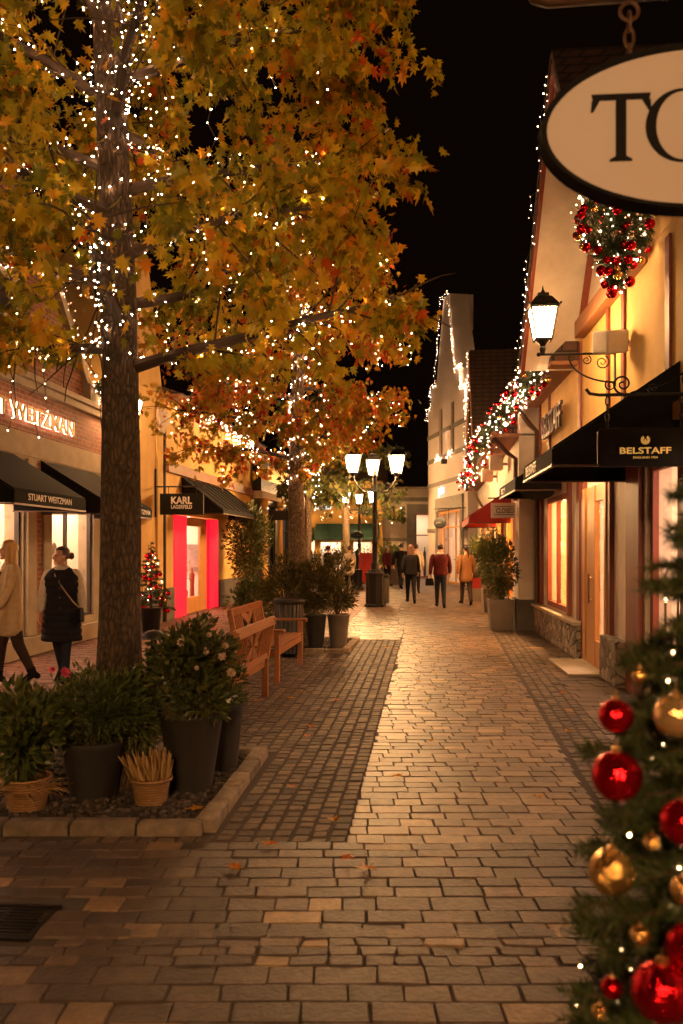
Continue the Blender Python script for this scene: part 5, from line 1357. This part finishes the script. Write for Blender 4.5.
garland('eave_garland', 'fir garland with red baubles and pink white lights along the near right eave', [(fx(t,.55), t, 4.50) for t in (13.35,14.2,15.1,16,16.9)], .28, 2400, 150, 50, 'garland')
garland('eave_garland', 'longer fir garland with red baubles and lights on the cream house eave', [(3.42, 16.95, 4.45), (3.12, 17.15, 4.2)]+[(B2+T2*t-.6, t, 3.98+.03*math.sin(t)) for t in (17.6,19,21,23,25,27,29,31)], .30, 5200, 210, 120, 'garland')
hp = []
for k in range(41):
    a = 2*math.pi*k/40; hp.append(Vector((16*math.sin(a)**3/34*.72, 0, (13*math.cos(a)-5*math.cos(2*a)-2*math.cos(3*a)-math.cos(4*a))/30*.92)))
hc = Vector((2.87, 8.9, 4.95))
hw = garland('heart_wreath', 'heart shaped fir wreath with red and gold baubles on the gable above the lantern', [hc+p for p in hp], .15, 3600, 130, 84, 'wreath', me=BM_MID, rb=.0105)
fill = MB()
for sc_ in (.35,.68): needles(fill, [p*sc_ + (hc-hw.location) for p in hp], 1200, .15, 1.0, .006)
fill.build('fir_filling', M['conifer'], hw, tint=True, fixn=False)
b = MB(); p0 = Vector((.0,0,.62))+(hc-hw.location); b.tube([p0+Vector((.55,0,0)), p0], .012, 6); b.tube([p0, p0-Vector((0,0,.2))], .006, 5); b.build('hanger', M['black'], hw)

def roof_string(label, path, step, me=BM_FAR, hang=0, jit=.03, origin=None):
    pts = [Vector(p) for p in path]; w = []; bl = []
    for a, c in zip(pts, pts[1:]):
        n = max(1, int((c-a).length/step))
        for k in range(n):
            p = a.lerp(c, k/n)+rv(jit); w.append(p); bl.append(p)
            for q in range(rng.randint(0, hang) if hang else 0): bl.append(p+Vector((rng.uniform(-.03,.03), rng.uniform(-.03,.03), -.11*(q+1))))
    o = pts[0].copy()
    return lights('roof_lights', label, [[p-o for p in w]], [p-o for p in bl], me, o, .004, 'fairy lights edging the roofs')
rk = [(fx(t,ov+.12), t, 4.45+(13.25-t)/(13.25-10.3)*3.13) for t in (13.25, 12.5, 11.8, 11.0, 10.3)]
roof_string('fairy lights up the oxblood gable edge behind the oval sign', rk, .15, BM_MID, 2, .05)
G_ = bpy.data.objects.get('stepped_gable_house').matrix_basis
gp_ = [(0.05,8.0),(.1,8.55),(.72,8.6),(.72,9.5),(1.65,9.6),(2.0,10.7),(2.4,11.8),(2.95,13.4),(3.95,13.4),(4.5,11.8),(4.9,10.6),(5.25,9.6),(6.2,9.55),(6.22,8.6),(6.9,8.55),(6.95,7.0)]
roof_string('fairy lights outlining the stepped gable of the tall pale house', [G_ @ Vector((x,-.12,z)) for x, z in gp_], .17, BM_FAR, 1, .05)
roof_string('fairy lights along the side wall top of the stepped gable house', [G_ @ Vector((x,.25,8.5)) for x in (6.9,8.2,9.4)], .2, BM_FAR, 1, .04)
for x, w_ in ((2.45,'left'),(4.5,'right')):
    bb = [G_ @ Vector((x+rng.gauss(0,.25), -.15, 5.75+abs(rng.gauss(0,.18)))) for _ in range(22)]; o = bb[0]
    lights('window_box_lights', f'small cluster of fairy lights under the {w_} tall window of the stepped gable house', [], [p-o for p in bb], BM_FAR, o)
roof_string('fairy lights hanging along the street gable edge of the cream house', [(B2+T2*t-.58, t, 3.9+(t-25.6)/(29.2-25.6)*4.4) for t in (25.6,27.4,29.2)], .3, BM_FAR, 1, .05)
roof_string('fairy lights down the far gable edge of the cream house', [(B2+T2*t-.58, t, 8.3-(t-29.2)/(32.8-29.2)*4.4) for t in (29.2,31,32.8)], .3, BM_FAR, 1, .05)
roof_string('dense icicle lights under the eave of the red lit shop', [(A3+S3*t+.38, t, 5.0) for t in (19.2,21,23,25,27)], .10, BM_EAVE, 3, .05)
roof_string('fairy lights on the sloping gable coping of the brick boutique', [(A1+S1*t+.12, t, z) for t, z in ((15.4,4.75),(14.4,5.75),(13.4,6.75),(12.6,7.55))], .11, BM_MID, 1, .05)
bb = [Vector((A1+S1*15.7+.15+rng.gauss(0,.05), 15.7+rng.gauss(0,.15), 4.45+rng.gauss(0,.14))) for _ in range(36)]
garland('corner_garland', 'little fir tuft with red baubles and lights on the brick boutique kneeler', [(A1+S1*t+.2, t, 4.5+z) for t, z in ((15.4,.15),(15.7,0),(15.95,-.25))], .16, 500, 40, 10, 'garland', me=BM_MID)

# ------------------------------------------------------------------ decorated trees
def fir(name, label, cat, loc, H, rbase, nbr, L, z0, needle_n, seed, trunk=.03, tier=2.4, W=.0016, pw=1.0):
    global rng
    old = rng; rng = random.Random(seed)
    root = empty(name, loc, 0, label, cat)
    b = MB(); b.tube([(0,0,0),(0,0,H*.5),(0,0,H)], [trunk,trunk*.7,.004], 8); b.build('trunk', M['twig'], root)
    b = MB(); w = MB(); tips = []
    for k in range(nbr):
        f = (k+.5)/nbr; z = z0+(H-z0)*f**1.12; a = k*2.399963+rng.uniform(-.2,.2); r = max(.05, rbase*(1-((z-z0*.5)/(H*1.03))**pw))*rng.uniform(.78,1.12)
        pts = curve_pts((0,0,z), (math.cos(a), math.sin(a), .18), r, 6, .05, .07)
        w.tube(pts, [.008*(1-q/7)+.0015 for q in range(7)], 5, cap=False)
        needles(b, pts[1:], int(needle_n*r*2.2), L, 1.0, W); tips.append(pts)
        for q in range(2, 7):
            for s_ in (-1, 1):
                d = (pts[q]-pts[q-1]).normalized(); sd = Vector((-d.y, d.x, 0))*s_; l2 = r*(.42-.045*q)*rng.uniform(.7,1.2)
                if l2 < .02: continue
                t2_ = curve_pts(pts[q-1].lerp(pts[q], rng.random()), d+sd*.9+Vector((0,0,rng.uniform(-.2,.25))), l2, 3, .06, .1)
                w.tube(t2_, [.004,.003,.002,.001], 4, cap=False); needles(b, t2_, int(needle_n*l2*2.4), L, 1.0, W); tips.append(t2_)
        needles(b, [pts[-1], pts[-1]+(pts[-1]-pts[-2])*.4], 14, L, .7, W)
    w.build('branches', M['twig'], root, fixn=False); b.build('foliage', M['conifer'], root, tint=True, fixn=False)
    rng = old
    return root, tips
CT = (.92, 1.74, 0)
ct, tips = fir('christmas_tree', 'decorated fir tree filling the lower right corner of the foreground', 'christmas tree', CT, 2.13, .475, 440, .034, .16, 460, 19, trunk=.035, W=.0019, pw=2.1)
b = MB(); b.lathe([(.2,0),(.22,.15),(.23,.16),(.20,.17)], (0,0,0), 24); b.build('stand', M['pot'], ct)
rng = random.Random(5)
bl = []; wire = []
for k in range(340):
    z = .22+1.75*(k/340); a = k*.61; r = .46*(1-(z/2.2)**2.1)*rng.uniform(.70,1.03)
    p = Vector((math.cos(a)*r, math.sin(a)*r, z-.03)); bl.append(p); wire.append(p)
lights('string_lights', 'fairy lights spiralled round the foreground christmas tree', [wire], bl, BM_NEAR, CT, .0016, key=lambda p: p.x+p.y, r=.0026)
def bauble(px, py, t, r, mt, label):
    m_ = MB(); gl_ = 'glitter' in label
    m_.ball((0,0,0), r, 18 if gl_ else 32, 13 if gl_ else 22, smooth=not gl_)
    if gl_: m_.v = [tuple(Vector(v)+rv(r*.035)) for v in m_.v]
    o = m_.build('bauble', mt, None, (gx(px,t), t, gz(py,t))); tag(o, label, 'bauble', None)
    b = MB(); b.lathe([(r*.2, r*.96),(r*.2, r*1.14),(r*.12, r*1.16)], (0,0,0), 12); b.tube([(0,0,r*1.14),(0,0,r*1.5)], .0012, 5); b.build('cap', M['gold'], o)
bauble(617,776,1.65,.049,M['bred'],'big shiny red bauble hanging out on the left side of the foreground tree')
bauble(616,716,1.66,.034,M['bred'],'red bauble half hidden by twigs just above the big shiny red bauble')
bauble(612,872,1.63,.044,M['bgold'],'glittering gold bauble below the big shiny red one')
bauble(684,822,1.50,.042,M['bred'],'red bauble cut by the right frame edge at mid tree')
bauble(690,948,1.44,.040,M['bredglit'],'red glitter bauble at the right edge above the bottom one')
bauble(662,992,1.42,.050,M['bredglit'],'large red glitter bauble near the bottom right of the foreground tree')
bauble(612,988,1.58,.020,M['bred'],'smallest red bauble low on the foreground tree')
bauble(676,716,1.56,.040,M['bclear'],'amber glass bauble at the upper right of the foreground tree')
bauble(686,890,1.45,.026,M['bgold'],'small gold bauble by the right frame edge below the red ones')
bauble(640,676,1.66,.016,M['bgold'],'tiny gold bauble on an upper branch of the foreground tree')
bauble(600,1012,1.58,.016,M['bgold'],'tiny gold bauble at the very bottom of the frame')
bauble(652,842,1.52,.015,M['bgold'],'tiny gold bauble left of the frame edge red bauble')
bauble(640,935,1.46,.017,M['bgold'],'little gold bauble between the gold glitter and the red glitter baubles')
c2_, tips2 = fir('christmas_tree', 'small potted fir with red baubles against the narrow yellow house', 'christmas tree', (-3.63,16.2,.42), 1.35, .42, 46, .05, .1, 130, 23, trunk=.03, W=.004)
b = MB(); b.lathe([(.16,-.42),(.2,.06),(.21,.08),(.19,.09)], (0,0,0), 20); b.build('pot', M['black'], c2_)
for k in range(46):
    p = rng.choice(tips2); q = p[-1]*rng.uniform(.8,1.02); q.z = p[-1].z-.04
    c = bpy.data.objects.new('bauble', SB_RED if k % 5 else SB_GOLD); COL.objects.link(c); c.parent = c2_; c.location = q; c.scale = (.75,.75,.75)
lights('string_lights', 'few fairy lights on the small potted fir by the yellow house', [], [rng.choice(tips2)[-1]*.95 for _ in range(26)], BM_MID, (-3.63,16.2,.42))

# ------------------------------------------------------------------ people
def capsule(b, p0, r0, p1, r1, n=12):
    p0 = Vector(p0); p1 = Vector(p1); d = (p1-p0).normalized()
    pts = []; rr = []
    for k in range(4):
        a = math.pi/2*(1-k/3.5); pts.append(p0-d*r0*math.sin(a)); rr.append(max(.001, r0*math.cos(a)))
    pts += [p0, p1]; rr += [r0, r1]
    for k in range(4):
        a = math.pi/2*(k+.5)/3.5; a = min(a, math.pi/2*.98); pts.append(p1+d*r1*math.sin(a)); rr.append(max(.001, r1*math.cos(a)))
    b.tube(pts, rr, n)
def remeshed(b, name, mt, parent, vox, smooth=4):
    o = b.build(name, mt, parent, fixn=True)
    m = o.modifiers.new('r', 'REMESH'); m.mode = 'VOXEL'; m.voxel_size = vox; m.use_smooth_shade = True
    s = o.modifiers.new('s', 'SMOOTH'); s.iterations = smooth; s.factor = .5
    dg = bpy.context.evaluated_depsgraph_get(); me = bpy.data.meshes.new_from_object(o.evaluated_get(dg)); me.name = name
    o.modifiers.clear(); old = o.data; o.data = me; bpy.data.meshes.remove(old)
    if not me.materials: me.materials.append(mt)
    return o
def ellring(c, rx_, ry_, n=28, ph=0, amp=0.0, k=7):
    return [Vector((c[0]+rx_*math.cos(a)*(1+amp*math.sin(k*a+ph)), c[1]+ry_*math.sin(a)*(1+amp*math.sin(k*a+ph)), c[2])) for a in [2*math.pi*q/n for q in range(n)]]
def person(label, loc, face, h, stride=.3, swing=.3, head_yaw=0, hair='long', hairm=None, top=None, topm=None, hem=.45, legm=None, shoem=None, sleevem=None, female=True, vox=.010, armbend=.35, boots=0.0, scarf=None, flare=1.0, bulky=1.0, lead=1, quilt=False):
    """figure faces local -Y; x>0 is its left"""
    root = empty('person', loc, face, label, 'person')
    S = h
    def P(x, y, z): return Vector((x*S, y*S, z*S))
    hip = .515; J = {}
    low = 9
    for sx in (1, -1):
        ph = 1 if sx == lead else -1
        a = stride*ph*.95; knb = .12 if ph > 0 else .55*stride/.3*.55
        H = Vector((sx*.048, 0, hip)); K = H+Vector((0,-math.sin(a),-math.cos(a)))*.245; a2 = a-knb
        A = K+Vector((0,-math.sin(a2),-math.cos(a2)))*.235
        fa = (a2*.9 if ph < 0 else .15*0)
        ft = Vector((sx*.012, -math.cos(fa)*.095, -.030+(math.sin(fa)*.10 if ph < 0 else .012)))
        J[sx] = (H, K, A, A+ft, A+Vector((0,.03,-.018))); low = min(low, (A+ft).z-.012, A.z-.034)
    dz = -low
    for sx in J: J[sx] = tuple(v+Vector((0,0,dz)) for v in J[sx])
    hz = hip+dz; up = hz-hip
    sw = .108 if female else .125
    arms = {}
    for sx in (1, -1):
        ph = -1 if sx == lead else 1
        a = swing*ph; Sh = Vector((sx*sw, .004, .815+up)); E = Sh+Vector((sx*.028, -math.sin(a)*.175, -math.cos(a)*.175)); a2 = a+armbend
        W = E+Vector((sx*.006, -math.sin(a2)*.145, -math.cos(a2)*.145)); arms[sx] = (Sh, E, W, a2)
    b = MB()
    def cap(p, r0, q, r1): capsule(b, P(*p), r0*S, P(*q), r1*S)
    for sx in (1, -1):
        H, K, A, T, He = J[sx]
        cap(H, .052, K, .033); cap(K, .032, K.lerp(A, .35), .033); cap(K.lerp(A, .35), .033, A, .020); cap(A, .021, T, .017); cap(A, .021, He, .018)
        Sh, E, W, a2 = arms[sx]
        cap(Sh+Vector((-sx*.006,0,-.012)), .025, E, .022); cap(E, .023, W, .0155)
        # hand: palm, four curled fingers, thumb
        d = (W-E).normalized(); side = Vector((0,-1,0)); side = (side-d*side.dot(d)).normalized(); inn = Vector((-sx,0,0))
        pc = W+d*.045
        for o_ in (-.014, 0, .014): cap(W+side*o_*.5, .0125, pc+side*o_, .0115)
        for i, (o_, fl_) in enumerate(((.0185,.040),(.0065,.045),(-.0055,.042),(-.017,.033))):
            k0 = pc+side*o_; k1 = k0+(d*.9+inn*.35).normalized()*fl_*.5; k2 = k1+(d*.6+inn*.8).normalized()*fl_*.55
            cap(k0, .0064, k1, .0058); cap(k1, .0058, k2, .0048)
        t0_ = W+d*.018+side*.012; t1_ = t0_+(d*.6+side*.8+inn*.3).normalized()*.026; t2_ = t1_+(d*.9+side*.25+inn*.3).normalized()*.022
        cap(t0_, .0085, t1_, .007); cap(t1_, .007, t2_, .0055)
    cst = .098 if female else .112
    rings = [ellring(P(0,.0,z+up), rx_*S, ry_*S, 20) for z, rx_, ry_ in ((.47,.06,.05),(.51,.098,.07),(.55,.096,.07),(.62,.078,.056),(.70,cst*.92,.066),(.76,cst,.068),(.81,cst*.98,.056),(.84,.055,.042),(.86,.033,.034))]
    b.loft(rings)
    cap((0,.004,.845+up), .031, (0,-.006,.885+up), .029)
    Rh = Matrix.Rotation(head_yaw, 3, 'Z'); hc_ = Vector((0,-.008,.938+up))
    def hp_(x, y, z): return hc_ + Rh @ Vector((x, y, z))
    b.ball(P(*hp_(0,.004,.012)), (.0435*S,.054*S,.052*S), 18, 12, M=Rh)
    b.ball(P(*hp_(0,-.014,-.022)), (.036*S,.040*S,.044*S), 16, 10, M=Rh)
    cap(hp_(0,-.050,.008), .0065, hp_(0,-.064,-.016), .0085); cap(hp_(0,-.046,-.055), .012, hp_(0,-.044,-.057), .012)
    for sx in (1,-1): b.ball(P(*hp_(sx*.043,.008,-.006)), (.006*S,.010*S,.017*S), 8, 6, M=Rh); cap(hp_(sx*.010,-.047,.014), .005, hp_(sx*.028,-.042,.014), .005)
    cap(hp_(-.010,-.051,-.036), .005, hp_(.010,-.051,-.036), .005)
    remeshed(b, 'body', M['skin'], root, vox, 3)
    e = MB()
    for sx in (1,-1): e.ball(P(*hp_(sx*.018,-.0475,.004)), (.0065*S,.004*S,.0040*S), 8, 6, M=Rh)
    e.build('eyes', M['ink'], root)
    # trousers
    b = MB()
    for sx in (1,-1):
        H, K, A, T, He = J[sx]; capsule(b, P(*H), .058*S, P(*K), .040*S); capsule(b, P(*K), .040*S, P(*A), .028*S)
    b.loft([ellring(P(0,0,z+up), r_*S, q_*S, 20) for z, r_, q_ in ((.47,.07,.06),(.53,.103,.076),(.60,.09,.066))])
    remeshed(b, 'trousers', legm, root, vox*1.2, 3)
    for sx in (1,-1):
        H, K, A, T, He = J[sx]; b = MB(); capsule(b, P(*(A+Vector((0,0,.0)))), .028*S, P(*T), .022*S); capsule(b, P(*A), .028*S, P(*He), .022*S)
        if boots: capsule(b, P(*A), .028*S, P(*A.lerp(K, boots)), .033*S)
        o = remeshed(b, 'shoe', shoem or M['ink'], root, vox*1.1, 2)
    # coat / jacket
    b = MB(); g = bulky; hm = hem
    zs = [(hm,.112*flare,.088*flare),(hm+(.55-hm)*.5,.110*(1+(flare-1)*.6),.086),(.55,.108,.082),(.62,.094,.072),(.70,.106*(1 if female else 1.1),.078),(.76,.113*(1 if female else 1.12),.078),(.80,.108*(1 if female else 1.12),.066),(.828,.078,.054),(.858,.046,.044)]
    if quilt:
        z2 = []
        for (a0, r0_, q0), (a1, r1_, q1) in zip(zs, zs[1:]):
            m_ = max(2, int((a1-a0)/.006))
            for k in range(m_): u = k/m_; z2.append((a0+(a1-a0)*u, r0_+(r1_-r0_)*u, q0+(q1-q0)*u))
        zs = [(z, r_*(.965+.06*abs(math.sin(math.pi*z/.05))), q_*(.965+.06*abs(math.sin(math.pi*z/.05)))) for z, r_, q_ in z2]+zs[-1:]
    rings = [ellring(P(0,.002,z+up), r_*g*S, q_*g*S, 36, ph=z*9, amp=.018 if z < .6 else .008, k=9) for z, r_, q_ in zs]
    b.loft(rings)
    o = b.build('coat', topm, root); so = o.modifiers.new('s', 'SUBSURF'); so.levels = 1; so.render_levels = 1
    for sx in (1,-1):
        b = MB(); Sh, E, W, a2 = arms[sx]
        Sh = Sh+Vector((-sx*.004,0,-.003))
        pts = [Sh+Vector((-sx*.035,0,.004)), Sh+Vector((-sx*.008,0,.0)), Sh.lerp(E,.18), Sh.lerp(E,.55), E, E.lerp(W,.5), W.lerp(E,.06)]
        b.tube([P(*p) for p in pts], [r_*S*(1+(g-1)*.35) for r_ in (.034,.038,.040,.038,.035,.033,.029)], 14)
        o = b.build('sleeve', sleevem or topm, root); so = o.modifiers.new('s', 'SUBSURF'); so.levels = 1; so.render_levels = 1
    if scarf:
        b = MB(); b.lathe([(.036*S,.832*S+up*S),(.062*S,.836*S+up*S),(.058*S,.853*S+up*S),(.046*S,.868*S+up*S),(.034*S,.87*S+up*S)], (0,-.004*S,0), 20, cap=False); b.build('collar', scarf, root)
    # hair
    if hair:
        b = MB(); n, m_ = 28, 18; vs = []; ids = {}; fs = []
        hr = random.Random(int(h*1000))
        for j in range(m_+1):
            th = math.pi*j/m_
            for k in range(n):
                a = 2*math.pi*k/n; v = Vector((math.sin(th)*math.cos(a), math.sin(th)*math.sin(a), math.cos(th)))
                rr = 1+.03*math.sin(a*13+j)+.02*hr.uniform(-1,1)
                vs.append(P(*hp_(v.x*.050*rr, v.y*.061*rr+.006, v.z*.058*rr+.016)))
                ids[j, k] = v
        for j in range(m_):
            for k in range(n):
                v = ids[j, k]
                if v.y < -.30 and v.z < .52 - (.12 if abs(v.x) < .3 else 0): continue
                if v.z < -.55: continue
                if v.y < .15 and v.z < (-.6 if hair in ('long',) else -.05): continue
                fs.append((j*n+k, j*n+(k+1) % n, (j+1)*n+(k+1) % n, (j+1)*n+k))
        b.add(vs, fs, 0, True)
        if hair == 'long':
            ring = []
            for z, w_, d_, y_ in ((.02,.050,.040,.020),(-.03,.056,.036,.026),(-.08,.062,.030,.032),(-.13,.062,.024,.040),(-.175,.050,.016,.044),(-.20,.03,.008,.044)):
                ring.append([P(*hp_(w_*math.cos(a)*(1+.05*math.sin(9*a+z*40)), y_+d_*math.sin(a), z)) for a in [2*math.pi*q/24 for q in range(24)]])
            b.loft(ring)
            for sx in (1,-1): capsule(b, P(*hp_(sx*.044,-.004,.02)), .014*S, P(*hp_(sx*.050,-.008,-.10)), .012*S); capsule(b, P(*hp_(sx*.050,-.008,-.10)), .012*S, P(*hp_(sx*.046,-.016,-.15)), .006*S)
        elif hair == 'bun':
            b.ball(P(*hp_(0,.072,.0)), (.026*S,.022*S,.028*S), 12, 9, M=Rh)
        elif hair == 'pony':
            capsule(b, P(*hp_(0,.066,.03)), .016*S, P(*hp_(0,.082,-.04)), .020*S); capsule(b, P(*hp_(0,.082,-.04)), .020*S, P(*hp_(0,.074,-.15)), .008*S)
        o = b.build('hair', hairm, root)
    return root, arms, S, up
def fab(name, c, c2=None, sc=18, b=(90,.4,.004)): return mat(name, c, .88, bump=b, var=(sc, c2 or [q*.75 for q in c]), spec=.15)
beige = fab('beige_wool', (.50,.36,.20)); navy = fab('black_quilt', (.016,.014,.018)); cream_k = fab('cream_knit', (.56,.48,.38)); dk = fab('black_cloth', (.009,.0075,.0075)); burg = fab('burgundy_wool', (.085,.013,.013)); orange_c = fab('camel_coat', (.32,.15,.06)); tights = fab('dark_tights', (.045,.026,.02)); jean = fab('dark_denim', (.02,.022,.035)); tan_c = fab('pale_coat', (.58,.48,.36))
hb = mat('blonde_hair', (.55,.32,.10), .45, var=(40,(.4,.22,.06)), stretch=(1,1,.12), bump=(60,.4,.003)); hbr = mat('brown_hair', (.07,.035,.018), .45, var=(40,(.04,.02,.01)), stretch=(1,1,.12), bump=(60,.4,.003)); hdk = mat('black_hair', (.018,.011,.008), .42, var=(40,(.03,.018,.01)), stretch=(1,1,.12), bump=(60,.4,.003))
NEARV = .0075
# facing: rotation 0 looks at the camera (-Y)
p1 = person('blonde woman in a beige coat and dark tights walking at the left edge', (-3.98,10.2,0), R(-62), 1.70, .22, .22, R(-8), 'long', hb, topm=beige, hem=.315, legm=tights, vox=NEARV, flare=1.12, boots=.16, lead=-1)
p2 = person('woman in a long black quilted vest over a cream jumper with a bun, looking left', (-3.42,10.4,0), R(2), 1.63, .26, .16, R(-60), 'bun', hbr, topm=navy, hem=.30, legm=jean, sleevem=cream_k, vox=NEARV, flare=1.12, bulky=1.2, scarf=cream_k, armbend=.2, quilt=True)
# quilting lines, snaps and strap of the vest
b = MB()
S = 1.655
for z in (.44,.49,.54,.59,.64,.69,.74):
    pass
b = MB()
for k, z in enumerate((.48,.555,.63,.70,.76)): b.ball((.01*S, -.105*S*.86, (z+.005)*S), (.008,.005,.008), 8, 6)
o = b.build('snap_buttons', M['chrome'], p2[0])
bg = empty('shoulder_bag', (-3.42,10.4,.0), R(2), 'thin cross body strap with small dark bag worn by the woman in the quilted vest', 'bag')
b = MB(); b.tube([(-.07,-.05,1.40),(-.05,-.125,1.32),(.06,-.155,1.16),(.17,-.13,1.0),(.22,-.06,.93)], .007, 6); b.build('strap', mat('tan_strap', (.4,.28,.16), .6), bg)
b = MB(); b.box(.20,.26,-.14,.06,.74,.92); b.build('pouch', dk, bg, bevel=.015)
bg = empty('shoulder_bag', (-3.98,10.2,0), R(-62), 'dark bag on a long black strap worn by the blonde woman', 'bag')
b = MB(); b.tube([(.10,.05,1.43),(.08,-.11,1.36),(.0,-.155,1.15),(-.10,-.17,.95),(-.14,-.15,.88)], .009, 6); b.build('strap', dk, bg)
b = MB(); b.box(-.22,-.06,-.24,-.16,.66,.88); b.build('pouch', dk, bg, bevel=.02)
FARV = .0115
p3 = person('woman with long reddish hair in black walking away nearest the lamp', (2.07,25.4,0), R(180), 1.71, .27, .22, 0, 'long', mat('auburn_hair', (.09,.035,.018), .5), topm=dk, hem=.46, legm=dk, vox=FARV, bulky=1.05)
p4 = person('walker in a burgundy jacket and dark trousers seen from behind', (2.72,23.4,0), R(177), 1.73, .22, .2, 0, 'short', hdk, topm=burg, hem=.50, legm=jean, vox=FARV, bulky=1.07, female=False, scarf=cream_k)
p5 = person('woman in an orange camel coat with dark ponytail walking away on the right', (3.60,24.6,0), R(186), 1.70, .25, .2, R(20), 'pony', hdk, topm=orange_c, hem=.36, legm=tights, vox=FARV, flare=1.12, boots=.6)
p6 = person('man in a dark jacket walking beyond the long haired woman', (2.42,34.5,0), R(160), 1.82, .34, .3, 0, 'short', hdk, topm=dk, hem=.50, legm=jean, vox=FARV, female=False)
p7 = person('distant woman beside the stone tub left of the lit doorway', (1.95,36.2,0), R(40), 1.68, .1, .1, 0, 'long', hbr, topm=burg, hem=.5, legm=dk, vox=FARV)
p8 = person('distant person in a long pale coat left of the lamp pole', (.30,33.0-.9,0), R(200), 1.68, .2, .15, 0, 'short', hbr, topm=tan_c, hem=.36, legm=dk, vox=FARV, flare=1.1)
p9 = person('distant person in a dark top with pale scarf by the clipped hedge', (-.50,31.5,0), R(150), 1.70, .1, .1, 0, 'short', hdk, topm=dk, hem=.5, legm=tan_c, sleevem=tan_c, vox=FARV)
p10 = person('person in a tan coat half hidden ahead of the long haired woman', (2.72,31.0,0), R(175), 1.74, .15, .15, 0, 'short', hbr, topm=tan_c, hem=.45, legm=dk, vox=FARV)
bg = empty('handbag', (2.72-.30,23.35,.62), 0, 'dark handbag carried on the left by the burgundy jacket walker', 'bag')
b = MB(); b.prism([(-.12,0),(.12,0),(.10,.2),(-.10,.2)], -.05, .05); b.build('pouch', dk, bg, bevel=.02)
b = MB(); b.tube([(-.06*math.cos(a)*1, 0, .2+.12*math.sin(a)) for a in [math.pi*k/8 for k in range(9)]], .008, 5); b.build('strap', dk, bg)
bg = empty('handbag', (3.60+.30,24.55,.48), 0, 'red carrier bag held by the woman in the orange coat', 'bag')
b = MB(); b.prism([(-.13,0),(.13,0),(.13,.30),(-.13,.30)], -.05, .05); b.build('pouch', M['awnredf'], bg, bevel=.01)
b = MB(); b.tube([(-.06*math.cos(a)*1, 0, .3+.14*math.sin(a)) for a in [math.pi*k/8 for k in range(9)]], .006, 5); b.build('strap', M['awnredf'], bg)

# ------------------------------------------------------------------ light, sky, camera
w = bpy.data.worlds.new('World'); SC.world = w; w.use_nodes = True
nt = w.node_tree; bgN = nt.nodes['Background']
sky = nt.nodes.new('ShaderNodeTexSky'); sky.sky_type = 'NISHITA'; sky.sun_disc = False; sky.sun_elevation = R(-9); sky.sun_rotation = R(200)
gl = nt.nodes.new('ShaderNodeMix'); gl.data_type = 'RGBA'; gl.blend_type = 'ADD'; gl.inputs['Factor'].default_value = 1
gl.inputs['B'].default_value = (.016,.0062,.0030,1)          # town glow of the night sky
nt.links.new(sky.outputs[0], gl.inputs['A']); nt.links.new(gl.outputs['Result'], bgN.inputs['Color']); bgN.inputs['Strength'].default_value = .07
def lamp(name, ty, loc, energy, col=LAMPC, **kw):
    l = bpy.data.lights.new(name, ty); l.energy = energy; l.color = col
    for k, v in kw.items(): setattr(l, k, v)
    o = bpy.data.objects.new(name, l); COL.objects.link(o); o.location = loc; return o
up_ = bpy.data.objects['stepped_gable_house'].matrix_basis @ Vector((3.45,-.2,5.8))
o = lamp('uplight_lamp', 'SPOT', up_, 130, (1.0,.62,.45), spot_size=R(26), spot_blend=.6, shadow_soft_size=.05)
tgt = bpy.data.objects['stepped_gable_house'].matrix_basis @ Vector((3.45,.05,9.5))
o.rotation_euler = (tgt-up_).to_track_quat('-Z', 'Y').to_euler()

cam = bpy.data.cameras.new('camera'); co = bpy.data.objects.new('camera', cam); COL.objects.link(co)
co.location = (0,0,CAMZ); co.rotation_euler = (math.pi/2, 0, 0)
cam.sensor_fit = 'VERTICAL'; cam.sensor_height = 36; cam.sensor_width = 24; cam.lens = 36*F/1024; cam.shift_y = 36/1024
cam.clip_start = .05; cam.clip_end = 500
cam.dof.use_dof = True; cam.dof.focus_distance = 11.5; cam.dof.aperture_fstop = 3.0
SC.camera = co
SC.view_settings.view_transform = 'Standard'; SC.view_settings.look = 'None'; SC.view_settings.exposure = 1.38; SC.view_settings.gamma = 1
cy = SC.cycles
cy.use_denoising = True
try: cy.denoiser = 'OPENIMAGEDENOISE'; cy.denoising_input_passes = 'RGB_ALBEDO_NORMAL'
except Exception: pass
cy.use_light_tree = True; cy.max_bounces = 6; cy.diffuse_bounces = 3; cy.glossy_bounces = 3; cy.transmission_bounces = 4; cy.transparent_max_bounces = 12
cy.sample_clamp_indirect = 6; cy.caustics_reflective = False; cy.caustics_refractive = False
